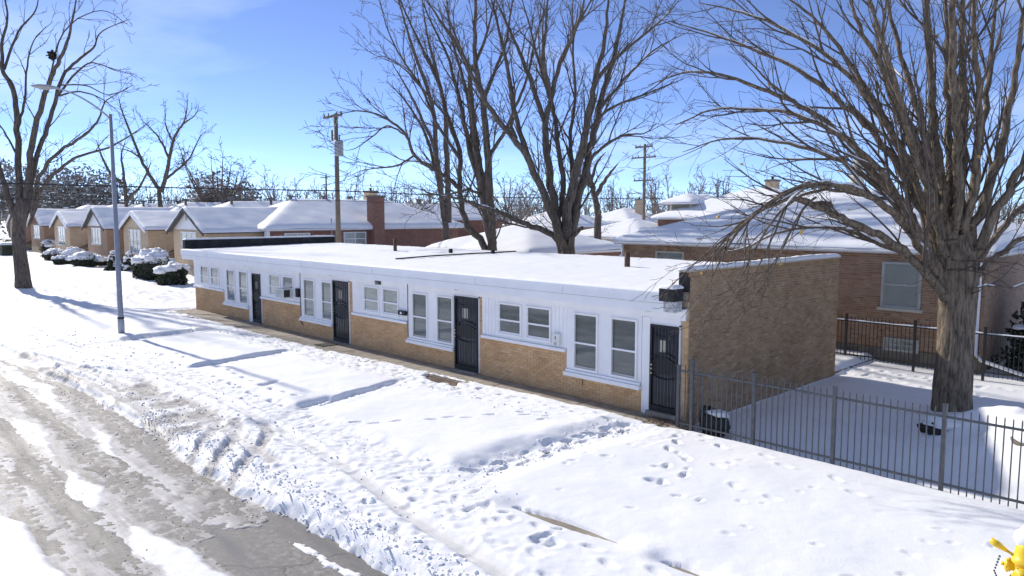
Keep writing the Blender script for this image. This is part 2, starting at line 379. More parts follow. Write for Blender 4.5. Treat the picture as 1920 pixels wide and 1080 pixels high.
# trodden band in front of the walkway, walkway bare along the wall
wedge = np.interp(U, [-1, 4, 10, 14, 28], [.72, .78, .95, 1.25, 1.15]) + .10 * fbm(U * 1.8, Y * 2 + 3, 21, 3)
near = sst(-2.7, -1.7, Y) * (U > -.6) * (U < 27.6) * (Y < .5) * (.35 + .65 * sst(3, 7, U))
T = T * (1 - near) + near * (.075 + .035 * lump + .02 * lump2)
bare = sst(0, .16, Y + wedge) * (U > -.35) * (U < 27.3) * (Y < .3)
T = T * (1 - bare) + bare * (-.06)
# soil showing in the thawed patch and the leaf litter by the end door
for (cu, cv, ru, rv, am) in ((6.85, -1.22, .75, .30, 1), (.25, -.42, .62, .38, 1), (7.5, -1.05, .35, .12, .8)):
    q = ((U - cu) / ru) ** 2 + ((Y - cv) / rv) ** 2 + .5 * lump
    w = am * sst(1.15, .75, q); T = T * (1 - w) - .07 * w
# cleared cross walks, snow steps up sharply on their left
for (a, b) in (((20.11, -5.9), (20.38, -2.81)), ((13.4, -5.81), (13.91, -2.63)), ((6.81, -5.56), (7.63, -2.37))):
    e = lerp_u(Y, a, b) + .05 * fbm(Y * 1.6, X * .2, 41, 3)
    s = U - e
    win = sst(-6.5, -6.1, Y) * sst(-1.6, -2.5, Y + .25 * mid)
    s = s + .03 * lump + .02 * lump2; tr = sst(.05, -.06, s) * sst(-1.25, -.55, s) * win
    T += .02 * np.exp(-np.maximum(s, 0) / 2.0) * sst(-.06, .1, s) * win * (.7 + .5 * mid)
    T = T * (1 - tr) + tr * (.05 + .012 * mid + .014 * lump)
    thin = np.exp(-((s + .10) / .06) ** 2) * win; T -= .06 * thin * (lump > -.15)
e = .66 + .10 * np.sin(Y * 1.1) ; s = U - e
win = sst(-6.0, -5.4, Y) * sst(-.7, -1.4, Y)
T += .10 * np.exp(-np.maximum(s - .5, 0) / .9) * (s > .0) * win * sst(.05, .75, s + .15 * mid) - .06 * win * sst(.9, .2, np.abs(s))
tr = np.exp(-(s / .24) ** 4) * win; T = T * (1 - .8 * tr) + tr * (.03 + .06 * lump)
# public pavement: churned snow; parkway bank: heaped lumps
churn = sst(-7.25, -6.9, Y) * sst(-5.35, -5.75, Y + .15 * mid) * (Y < -5)
ca = churn * np.clip(sst(-1.2, 2.0, U), .12, 1)
T = T * (1 - ca) + ca * (.07 + .024 * lump + .024 * lump2); D += ca * .10 * (lump < -.1)
bank = sst(-8.42, -8.32, Y + .05 * lump) * sst(-6.9, -7.2, Y)
bl = bank * np.clip(sst(-4.5, -.5, U), .35, 1)
T += bl * (.015 * np.abs(lump) + .02 * lump + .022 * lump2 - .02)
# apron where cars turn in
ap = sst(5.6, 7.2, U) * sst(13.8, 12.4, U) * sst(-8.5, -8.35, Y) * sst(-6.85, -7.15, Y)
T = T * (1 - ap) + ap * (.035 + .04 * mid + .03 * lump); D += ap * np.clip(.6 - 1.3 * mid + .4 * lump, 0, .85)
# icy wheel line in the parkway
il = np.interp(U, [-4, -2.5, 0, 1.2, 3.5], [-7.9, -7.68, -7.40, -7.15, -6.75]); q = np.exp(-((Y - il) / .16) ** 4) * sst(4.2, 2.2, U) * sst(-5, -3.5, U)
T = T * (1 - q) + q * (.03 + .012 * lump); D = np.maximum(D, q * .33)
gr0 = fbm(X * 7, Y * 7, 66, 3, .7); D = np.maximum(D, bank * np.clip(.55 * (gr0 - .05) * sst(-7.4, -8.3, Y), 0, .5) * sst(-3, 2, U))
# road: packed slush, brown wheel bands, ragged snow strips, bare asphalt near the corner
rd = (Y < -8.4) & (Y > -17.6)
wob = .16 * fbm(U * .3, Y * .1, 61, 3) + .05 * fbm(U * 1.3, Y * .5, 62, 3)
an = fbm(U * .3, Y * 2.6, 63, 4); an2 = fbm(U * .9, Y * 7, 65, 3); gr = fbm(X * 7, Y * 7, 66, 3, .7)
Vw = Y + wob
Tr = .004 + .012 * an + .010 * an2 + .008 * gr
Dr = np.clip(.62 + .35 * an + .25 * an2, .25, .95)
def band(vc, hw, u0, u1, dirt, dz, g_amp):
    global Tr, Dr
    w = sst(hw, hw * .45, np.abs(Vw - vc) + .10 * gr + .07 * an2) * sst(u0 - 1, u0 + 1, U) * sst(u1 + 1, u1 - 1, U)
    Tr = Tr + w * (dz + g_amp * gr); Dr = Dr * (1 - w) + w * np.clip(dirt + .35 * gr, .3, 1)
band(-8.85, .38, 1.5, 60, .85, -.004, .018); band(-9.85, .30, .5, 60, .8, -.006, .018); band(-10.85, .28, 1.5, 60, .75, -.008, .014); band(-11.35, .2, 3, 60, .6, -.006, .012)
band(-13.8, .4, -5, 60, .7, -.006, .012); band(-14.6, .3, -5, 60, .7, -.006, .012)
def strip(vc, hw, u0, u1, h, amp=.10, rag=1.0, taper=.8):
    global Tr, Dr
    end = np.minimum(sst(u0 - .1, u0 + taper, U), sst(u1 + .1, u1 - taper, U))
    d = np.abs(Vw - vc + amp * fbm(U * .7, U * 0 + vc, 71, 3)) - hw * end + rag * (.09 * mid + .06 * lump + .05 * gr)
    w = sst(.03, -.05, d) * (end > 0); Tr = Tr * (1 - w) + w * (h + .012 * mid + .008 * gr + .006 * an2); Dr = Dr * (1 - w) + w * .05
strip(-10.33, .25, -1.2, 3.3, .022, .1, 1, 1.6); strip(-10.42, .20, 3.7, 6.7, .022, .1, 1, 1.4); strip(-10.38, .18, 7.6, 11.9, .02, .12, 1.2, 1.8); strip(-10.45, .15, 13, 22, .018, .2, 1.4, 3)
strip(-12.75, 1.25, -6, 6.9, .035, .1, .6, 3.0); strip(-12.7, .7, 8.0, 26, .025, .3, 1.2, 4); strip(-15.9, 1.3, -20, 60, .07, .2, 1)
strip(-9.0, .12, -2.6, 1.4, .014, .08, .8, 1.5); strip(-9.35, .13, 6.0, 9.5, .018, .25, 1.3, 1.5); strip(-9.3, .18, 10.5, 20, .016, .3, 1.6, 3); strip(-8.7, .35, 15, 34, .02, .3, 1.2, 5); strip(-10.2, .9, 24, 60, .012, .3, 2, 8)
left = sst(12, 26, U); Dr = Dr * (1 - .3 * left)
ed = np.interp(U, [-8, -2, 1, 3, 5.5, 7, 13, 15, 40], [-8.62, -8.62, -8.55, -8.75, -8.75, -8.5, -8.5, -8.7, -8.6]) + .16 * fbm(X * .9, Y * .9, 51, 3) + .10 * lump
spill = sst(-.05, .10, Y - ed) * (Y < -8.3)
bareA = sst(3.0, .6, U + .9 * mid + .5 * gr) * sst(-10.15, -9.8, Vw + .1 * gr) * (Dr > .1)
Tr = np.where(bareA > .45, -.05, Tr)
Tr = Tr * (1 - spill) + spill * (.02 + .05 * sst(-.1, .35, Y - ed) + .025 * lump + .025 * gr); Dr = Dr * (1 - spill) + spill * np.clip(.06 + .25 * (gr > .35), 0, 1)
# wheel tracks of cars that turned off the road and ran along the pavement
def dist_poly(pts):
    best = np.full_like(X, 9.0)
    for a, b in zip(pts, pts[1:]):
        du, dv = b[0] - a[0], b[1] - a[1]; t = np.clip(((U - a[0]) * du + (Y - a[1]) * dv) / (du * du + dv * dv), 0, 1)
        best = np.minimum(best, np.hypot(U - a[0] - t * du, Y - a[1] - t * dv))
    return best
def curve(pts, n=16): return [tuple(p) for p in np.array([[np.interp(t, np.linspace(0, 1, len(pts)), [q[i] for q in pts]) for i in (0, 1)] for t in np.linspace(0, 1, n)])]
for pts, w, dirt in (([(6.3, -6.7), (5.4, -6.95), (4.5, -7.6), (3.7, -8.35), (2.9, -9.3), (1.9, -10.0)], .12, .55), ([(6.9, -7.0), (5.9, -7.4), (4.9, -8.1), (4.2, -8.8), (3.5, -9.6)], .11, .6), ([(7.4, -7.2), (6.6, -7.6), (5.6, -8.3), (4.9, -9.0)], .10, .5),
                     ([(2.5, -6.95), (6, -6.6), (9, -6.45), (14, -6.5), (20, -6.9)], .14, .22), ([(3.5, -7.75), (7, -7.45), (10, -7.5), (15, -7.9), (20, -8.6)], .14, .5), ([(7, -8.5), (10, -8.1), (14, -8.3), (18, -8.9)], .15, .6), ([(12.5, -6.2), (13.8, -6.9), (15.5, -7.9), (17.5, -9.2)], .12, .4)):
    d = dist_poly(curve(pts, 20)) + .035 * lump; g = sst(w + .05, w - .04, d); ri = np.exp(-((d - w - .08) / .06) ** 2)
    T = T * (1 - .8 * g) + .8 * g * (.028 + .014 * lump2) + .016 * ri * (1 - g) * (T > .03); D = np.maximum(D, g * np.clip(dirt + .35 * lump, 0, .85)); Tr = Tr - .006 * g; Dr = np.maximum(Dr, g * .8)
T = np.where(rd, Tr, T); D = np.where(rd, Dr, D)
# the heap over the kerb joins pavement side and road side
T = np.where((Y >= -8.44) & (Y < -8.25), np.maximum(T, .03 + .02 * lump), T)
step = np.where(rd, .10 * sst(.0, .22, Y - ed) * spill, 0); T = T + step
# bare strip of paving
def bare_line(a, b, hw):
    global T
    du, dv = b[0] - a[0], b[1] - a[1]; l = math.hypot(du, dv); t = np.clip(((U - a[0]) * du + (Y - a[1]) * dv) / l / l, 0, 1)
    d = np.hypot(U - a[0] - t * du, Y - a[1] - t * dv); T = T * (1 - .62 * np.exp(-(d / (hw * 3.2)) ** 2)); w = sst(1, .55, d / (hw * (.35 + 1.3 * np.sin(np.pi * np.clip(t, .05, .95))) + 1e-6))
    T = T * (1 - w) - .05 * w
bare_line((-.95, -6.02), (-2.78, -5.84), .09); bare_line((-3.6, -5.9), (-4.15, -5.86), .06); bare_line((6.9, -5.45), (7.1, -4.6), .035); bare_line((9.4, -5.2), (9.6, -4.7), .03)
# footprints pressed into the snow
def foot(u, v, ang, ln=.29, wd=.12, dp=.085, rim=.012):
    dp = dp * .72
    i0, i1 = np.searchsorted(xs, [-u - .5, -u + .5]); j0, j1 = np.searchsorted(ys, [v - .5, v + .5])
    if i1 - i0 < 4 or j1 - j0 < 4: return
    dx = X[j0:j1, i0:i1] + u; dy = Y[j0:j1, i0:i1] - v; c, s = math.cos(ang), math.sin(ang)
    q = ((dx * c + dy * s) / (ln / 2)) ** 2 + ((-dx * s + dy * c) / (wd / 2)) ** 2
    T[j0:j1, i0:i1] += np.where(T[j0:j1, i0:i1] > .03, -dp * np.exp(-q ** 3 * .6) + rim * np.exp(-((np.sqrt(q) - 1.35) / .3) ** 2), 0)
fr = random.Random(5)
def trail(pts, step=.42, side=.13, jit=.05, **k):
    n = 0
    for (a, b) in zip(pts, pts[1:]):
        l = math.dist(a, b); ang = math.atan2(b[1] - a[1], -(b[0] - a[0]))
        for i in range(int(l / step)):
            t = (i + .5) * step / l; n += 1; sd = side if n % 2 else -side
            u = a[0] + (b[0] - a[0]) * t; v = a[1] + (b[1] - a[1]) * t
            foot(u + sd * math.sin(ang) + fr.uniform(-jit, jit), v + sd * math.cos(ang) + fr.uniform(-jit, jit), ang + fr.uniform(-.3, .3), **k)
trail([(4.8, -5.55), (3.9, -4.2), (2.75, -2.5), (2.3, -1.6)], dp=.05, side=.08)
trail([(.7, -5.6), (.55, -4), (.75, -2.4), (.6, -1)], step=.3, dp=.09); trail([(.55, -5.5), (.8, -3), (.5, -.9)], step=.34, dp=.09)
trail([(-.6, -1.6), (-1.4, -2.2), (-2.0, -3.4), (-2.2, -4.2)], dp=.07); trail([(-.8, -.9), (-2.2, -1.15), (-3.6, -1.4), (-5.2, -2.0)], step=.6, dp=.04)
trail([(20, -1.7), (14, -1.9), (8, -1.6), (3, -1.3), (.8, -1.1)], dp=.05); trail([(19, -2.3), (12, -2.1), (9, -2.2), (5, -1.7)], dp=.06, step=.5)
trail([(-.3, -1.0), (-1.2, -1.9), (-2.6, -2.6), (-4.2, -3.4)], dp=.05, step=.7); trail([(-5.5, -6.4), (-3, -6.5), (-.5, -6.6), (1.5, -6.7)], dp=.06, step=.5); trail([(1.2, -6.3), (-1.5, -7.1), (-4.5, -7.3)], dp=.05, step=.55)
trail([(26, -1.6), (22, -2.4), (20.2, -3)], dp=.06)
trail([(12, -5.3), (9, -5.45), (7, -5.4)], dp=.08, side=.25, step=.3); trail([(20, -5.6), (16, -5.3), (14, -5.5)], dp=.07, side=.2, step=.35)
for i in range(26):
    foot(fr.uniform(-5.2, 1.4), fr.uniform(-8.1, -6.0), fr.uniform(0, 3.2), fr.uniform(.16, .34), fr.uniform(.09, .15), fr.uniform(.025, .07))
for i in range(12): foot(fr.uniform(-2.9, -.2), fr.uniform(-4.2, -1.0), fr.uniform(0, 3.2), fr.uniform(.12, .26), fr.uniform(.07, .12), fr.uniform(.025, .07))
for i in range(40): foot(fr.uniform(1.5, 19), fr.uniform(-2.6, -1.2), fr.uniform(0, 3.2), fr.uniform(.2, .32), .12, fr.uniform(.03, .07))
for i in range(22): foot(fr.uniform(-6.5, 0), fr.uniform(-5.6, -1.5), fr.uniform(0, 3.2), fr.uniform(.1, .22), .09, fr.uniform(.02, .05))
for i in range(30): foot(fr.uniform(-4, .4), fr.uniform(7.9, 9.6), fr.uniform(0, 3.2), fr.uniform(.2, .4), .18, fr.uniform(.03, .07))
foot(-1.84, -3.62, .2, .36, .2, .07); foot(-2.24, -6.72, .3, .4, .24, .10)
# drifts: over the buried shrubs by the big tree, round the hydrant, on the far lawns
for (cu, cv, r, h) in ((-4.35, 3.35, .62, .34), (-5.15, 3.75, .75, .50), (-5.75, 3.2, .8, .42), (-6.5, 3.0, 1.0, .5), (-5.2, 2.45, .9, .30), (-4.5, 4.4, .8, .30), (-6.2, 1.9, .9, .25), (-7.4, 2.4, 1.2, .5), (-6.4, 4.4, 1., .35),
                       (-7.1, -3.7, .55, .28), (-7.5, -4.3, .6, .35), (-3.8, 5.4, .75, .10)):
    d = np.hypot(U - cu, Y - cv) / r; T += h * np.exp(-d ** 2 * 1.4) * (1 + .12 * mid)
for i in range(40):
    cu, cv = fr.uniform(34, 95), fr.uniform(-6.5, 5.5); d = np.hypot((U - cu) / fr.uniform(1, 5), (Y - cv) / fr.uniform(.25, .6)); T += fr.uniform(.04, .13) * np.exp(-d ** 2)
d = np.hypot(U - 41.8, Y + 4.26); T += .25 * np.exp(-(d / 1.1) ** 2)
# alley mouth and wheel tracks at its crossing
al = np.exp(-((U - 30.6) / 1.9) ** 4) * (Y > -8.4) * (Y < 60); T = T * (1 - .55 * al) + al * (.035 + .03 * mid); D = np.maximum(D, .16 * al)
Z = Bz + np.maximum(T, -.06)
inside = (X > -27.1) & (X < -.15) & (Y > .15) & (Y < 7.6)
Z = np.where(inside, -.2, Z)
ny, nx = X.shape; idx = np.arange(nx * ny).reshape(ny, nx)
F4 = np.stack([idx[:-1, :-1], idx[:-1, 1:], idx[1:, 1:], idx[1:, :-1]], -1).reshape(-1, 4)
keep = ~(inside[:-1, :-1] & inside[1:, 1:]).reshape(-1)
snow = npmesh('snow_cover', np.stack([X, Y, Z], -1).reshape(-1, 3), F4[keep], M['snow_ground'], attrs={'dirt': np.clip(D, 0, 1)})
tag(snow, kind='structure')
def snow_z(x, y):
    i = min(nx - 1, max(0, int(np.searchsorted(xs, x)))); j = min(ny - 1, max(0, int(np.searchsorted(ys, y)))); return float(Z[j, i])
# paving slabs of the walkway along the wall
wk = MB().box(-27.4, -9.0, -1.5, -.012, -.12, -.055).box(-9.0, .3, -1.0, -.012, -.12, -.055).build('walkway', M['mortar_buff']); tag(wk, kind='structure')
u = -.25; sm = {}
while u < 27.2:
    w = 1.42
    MB().box(-u - w + .008, -u - .008, -.98 if u < 9 else -1.42, -.02, -.09, -.022 + rnd.uniform(-.006, .006)).build('paving_slab', M['concrete'], wk, bevel=.008)
    u += w

# loose clods of snow and slush thrown up along the road edge and the trodden pavement
ICO = []
_g = (1 + 5 ** .5) / 2
for a_ in (-1, 1):
    for b_ in (-_g, _g): ICO += [(0, a_, b_), (a_, b_, 0), (b_, 0, a_)]
ICO = np.array(ICO) / math.hypot(1, _g)
ICF = np.array([(i, j, k) for i in range(12) for j in range(i + 1, 12) for k in range(j + 1, 12) if all(abs(np.linalg.norm(ICO[p] - ICO[q]) - np.linalg.norm(ICO[0] - ICO[np.argsort(np.linalg.norm(ICO - ICO[0], axis=1))[1]])) < .01 for p, q in ((i, j), (j, k), (i, k)))])
for t_, (i, j, k) in enumerate(ICF):
    if np.dot(np.cross(ICO[j] - ICO[i], ICO[k] - ICO[i]), ICO[i]) < 0: ICF[t_] = (i, k, j)
def clods(name, label, spots, m, seed):
    g = np.random.default_rng(seed); V = []; F = []
    for n_, (x, y, s) in enumerate(spots):
        sc = s * (.6 + .8 * g.random(3)) * np.array([1, 1, .75]); a = g.random() * 6.28; c, d = math.cos(a), math.sin(a)
        v = ICO * (1 + .25 * g.normal(size=(12, 1))) * sc; v = np.stack([v[:, 0] * c - v[:, 1] * d, v[:, 0] * d + v[:, 1] * c, v[:, 2]], -1)
        V.append(v + np.array([x, y, snow_z(x, y) + s * .25])); F.append(ICF + 12 * n_)
    o = npmesh(name, np.concatenate(V), np.concatenate(F), m, None, True, loc=(spots[0][0], spots[0][1], 0)); return tag(o, label, 'snow', kind='stuff')
sp = []
for k in range(1500): sp.append((-fr.uniform(-4.5, 9), -8.3 - abs(fr.gauss(0, .22)) + fr.uniform(0, .5), min(.035, .007 + fr.expovariate(130))))
for k in range(900): sp.append((-fr.uniform(-1, 24), fr.uniform(-8.2, -5.6), min(.035, .007 + fr.expovariate(130))))
for k in range(260): sp.append((-fr.uniform(.3, 1.1), fr.uniform(-5.6, -1.0), min(.032, .008 + fr.expovariate(130))))
for k in range(350): sp.append((-fr.uniform(2, 22), fr.uniform(-2.4, -1.1), min(.028, .007 + fr.expovariate(140))))
clods('snow_clods', 'loose clods of snow along the road edge and pavement', sp, M['snow'], 3)
sp = []
for k in range(1500): sp.append((-fr.uniform(1, 16), fr.choice((-8.85, -9.85, -10.85, -8.7)) + fr.gauss(0, .17), min(.018, .004 + fr.expovariate(260))))
for k in range(350): sp.append((-fr.uniform(6, 13), fr.uniform(-8.3, -7.1), min(.02, .005 + fr.expovariate(240))))
clods('slush_clods', 'brown crumbs of slush along the wheel tracks', sp, M['slush'], 4)

# ------------------------------------------------------------------ brick laying
BL, BH, GAP = .203, .0575, .0105
def lay(rects, z_off=0.0):
    """running bond inside rectangles (a0,a1,z0,z1): full bricks and cut ones as (a0,a1,z0,z1)"""
    full, cut = [], []; ph = BL + GAP; pv = BH + GAP
    for (a0, a1, z0, z1) in rects:
        for r in range(int(math.floor((z0 - z_off) / pv)) - 1, int((z1 - z_off) / pv) + 1):
            zz = z_off + r * pv; za, zb = max(zz, z0), min(zz + BH, z1)
            if zb - za < .012: continue
            sft = (r % 2) * ph / 2
            for k in range(int((a0 - sft) / ph) - 2, int((a1 - sft) / ph) + 2):
                aa = k * ph + sft; xa, xb = max(aa, a0), min(aa + BL, a1)
                if xb - xa < .02: continue
                (full if xb - xa > BL - 1e-4 and zb - za > BH - 1e-4 else cut).append((xa, xb, za, zb))
    return full, cut
def masonry(parent, items, key, n_single):
    """items: (kind, a0,a1,z0,z1,plane). The nearest full bricks become objects, the rest one joined part"""
    def box(it):
        kd, a0, a1, z0, z1, pl = it; j = rnd.uniform(-.0025, .0025)
        return (a0, a1, pl + j, pl + .05, z0, z1) if kd == 'y' else (pl - .05, pl + j, a0, a1, z0, z1)
    def dist(it):
        b = box(it); c = ((b[0] + b[1]) / 2, (b[2] + b[3]) / 2, (b[4] + b[5]) / 2); return math.dist(c, CAM)
    fulls = sorted([i for i in items if abs(i[2] - i[1] - BL) < 1e-3 and abs(i[4] - i[3] - BH) < 1e-3], key=dist)
    single = fulls[:n_single]; ss = set(id(i) for i in single)
    proto = {}
    off = org(parent)
    for it in single:
        b = box(it); c = Vector(((b[0] + b[1]) / 2, (b[2] + b[3]) / 2, (b[4] + b[5]) / 2))
        if it[0] not in proto:
            hx, hy, hz = (b[1] - b[0]) / 2, (b[3] - b[2]) / 2, (b[5] - b[4]) / 2
            me = bpy.data.meshes.new('brick'); t = MB().box(-hx, hx, -hy, hy, -hz, hz); me.from_pydata(t.v, [], t.f); me.materials.append(M[key + '_o']); proto[it[0]] = me
        o = link(bpy.data.objects.new('brick', proto[it[0]])); o.parent = parent; o.location = c - off
    mb = MB()
    for it in items:
        if id(it) not in ss: mb.box(*box(it))
    o = mb.build('brickwork', M[key + '_i'], parent); o['kind'] = 'stuff'

# ------------------------------------------------------------------ the long low apartment building
apt = thing('apartment_building', 'long low tan brick apartment row with white fascia and snow covered flat roof', 'building', (-13.6, 3.8, 0))
CX = .08                                   # right-hand end wall
UN = [dict(door=(.12, .86), dz=(.10, 2.05), lwp=(1.11, 3.39), lw=((2.38, 3.16), (1.22, 2.0)), swp=(3.39, 6.57), sw=((4.99, 5.9), (3.92, 4.82))),
      dict(door=(6.73, 7.76), dz=(.03, 2.15), lwp=(7.79, 10.05), lw=((9.05, 9.83), (7.83, 8.60)), swp=(10.05, 13.28), sw=((11.64, 12.57), (10.54, 11.46))),
      dict(door=(13.53, 14.54), dz=(.02, 2.17), lwp=(14.57, 16.88), lw=((15.83, 16.65), (14.60, 15.33)), swp=(16.88, 20.22), sw=((18.5, 19.48), (17.42, 18.32))),
      dict(door=(20.25, 21.02), dz=(.03, 2.05), lwp=(21.39, 23.84), lw=((22.68, 23.54), (21.45, 22.28)), swp=(23.84, 27.27), sw=((25.52, 26.45), (24.36, 25.28)))]
ZL, ZS, ZT = .60, 1.15, 2.20               # large sill, small sill, head of the panels
wall = MB().box(-27.28, CX - .012, .012, 7.74, -.45, 2.62).build('wall', M['mortar_buff'], apt)
fw = MB().box(-27.27, CX - .014, .011, .3, -.2, 2.28).build('front_wall', M['mortar_buff'], apt)
rects = []
for i, d in enumerate(UN):
    rects += [(-d['lwp'][1], -d['lwp'][0], -.07, ZL - .10), (-d['swp'][1], -d['swp'][0], -.07, ZS - .09)]
    nxt = UN[i + 1]['door'][0] if i < 3 else None
    if nxt: rects.append((-nxt + .02, -d['swp'][1], -.07, ZT))
    if i in (1, 2): pass
rects.append((-.03, CX, -.2, ZT))
f1, c1 = lay(rects, -.005); items = [('y', *b, 0.0) for b in f1 + c1]
masonry(fw, items, 'buff', 230)
sw_ = MB().box(-.22, CX - .0125, .06, 7.735, -.45, 3.24).build('side_wall', M['mortar_brown'], apt)
f2, c2 = lay([(.055, 7.735, -.42, 3.235)], -.005); masonry(sw_, [('x', *b, CX) for b in f2 + c2], 'brown', 230)
# white panels, siding and header
def upl(mb, u0, u1, y0, y1, z0, z1): mb.box(-u1, -u0, y0, y1, z0, z1)
hd = MB(); upl(hd, -.03, 27.3, -.034, .02, ZT, 2.46); hd.build('header_panel', M['white'], apt)
for i, d in enumerate(UN):
    a, b = d['lwp']; m = MB()
    edges = sorted([a] + [q for w in d['lw'] for q in w] + [b])
    for k in range(0, len(edges), 2): upl(m, edges[k] + .001, edges[k + 1] - .001, -.036, .02, ZL, ZT - .001)
    for w in d['lw']:
        upl(m, w[0], w[1], -.035, .02, ZL, .69); upl(m, w[0], w[1], -.035, .02, 2.10, ZT - .001)
    m.build('window_panel', M['white'], apt)
    a, b = d['swp']; m = MB(); w1, w0 = d['sw'][0], d['sw'][1]
    # grooved boards either side of the small windows
    for (q0, q1) in ((a, w0[0]), (w1[1], b)):
        k = max(2, int(round((q1 - q0) / .13))); st = (q1 - q0) / k
        for j in range(k): upl(m, q0 + j * st + .005, q0 + (j + 1) * st - .005, -.034, .0, ZS + .004, ZT - .001)
        upl(m, q0, q1, -.022, .02, ZS, ZT - .002)
    upl(m, w0[1], w1[0], -.036, .02, ZS, ZT - .001)
    for w in (w0, w1): upl(m, w[0], w[1], -.035, .02, ZS, 1.24); upl(m, w[0], w[1], -.035, .02, 2.12, ZT - .001)
    m.build('siding_panel', M['white'], apt)
    m = MB(); upl(m, d['lwp'][0] - .02 + (0 if i != 0 else .0), d['lwp'][1] + .03, -.14, .0, ZL - .10, ZL - .004); upl(m, d['lwp'][0], d['lwp'][1], -.09, .0, ZL - .004, ZL + .06); m.build('window_sill', M['white_trim'], apt, bevel=.006)
    m = MB(); upl(m, d['swp'][0] + .035, d['swp'][1] + (.0 if i < 3 else -.0), -.10, .0, ZS - .085, ZS - .003); m.build('window_sill', M['white_trim'], apt, bevel=.006)
    if i in (0, 3):
        m = MB(); upl(m, d['door'][1] + .003, d['lwp'][0] - .025, -.05, .01, -.02, ZT - .002); m.build('door_post', M['white'], apt)
def window(u0, u1, z0, z1, back, name='window', fr=.045, y=-.04, parent=apt, plane=0.0):
    """double-hung sash: frame, meeting rail, two panes, blind behind"""
    m = MB(); Yp = plane + y
    upl(m, u0, u1, Yp - .035, plane + .0, z1 - fr, z1); upl(m, u0, u1, Yp - .035, plane, z0, z0 + fr)
    upl(m, u0, u0 + fr, Yp - .033, plane, z0 + fr, z1 - fr); upl(m, u1 - fr, u1, Yp - .033, plane, z0 + fr, z1 - fr)
    w = m.build(name, M['white_trim'], parent)
    zm = z0 + (z1 - z0) * .47
    m = MB(); upl(m, u0 + fr, u1 - fr, Yp - .018, Yp + .01, zm - .022, zm + .022); m.build('meeting_rail', M['white_trim'], w)
    m = MB(); s = .022
    for (za, zb, yy) in ((z0 + fr, zm - .022, .004), (zm + .022, z1 - fr, -.006)):
        upl(m, u0 + fr, u0 + fr + s, Yp - .01 + yy, Yp + .01 + yy, za, zb); upl(m, u1 - fr - s, u1 - fr, Yp - .01 + yy, Yp + .01 + yy, za, zb)
    upl(m, u0 + fr + s, u1 - fr - s, Yp - .006, Yp + .014, z0 + fr, z0 + fr + .05)
    m.build('sash', M['grey_board'] if z1 - z0 > 1.2 else M['white_trim'], w)
    for (za, zb) in ((z0 + fr + .05, zm - .022), (zm + .022, z1 - fr)):
        m = MB(); upl(m, u0 + fr + s, u1 - fr - s, Yp + .008, Yp + .012, za, zb); m.build('pane', M['glass'], w)
    m = MB(); upl(m, u0 + fr, u1 - fr, plane - .004, plane + .02, z0 + fr, z1 - fr); m.build('blind', M[back], w)
    return w
for i, d in enumerate(UN):
    for (a, b) in d['lw']: window(a, b, .69, 2.10, 'blind_dark' if i < 2 else 'blind')
    for k, (a, b) in enumerate(d['sw']):
        window(a, b, 1.24, 2.12, 'curtain' if (i == 1 or (i == 2 and k == 0)) else 'blind_dark')
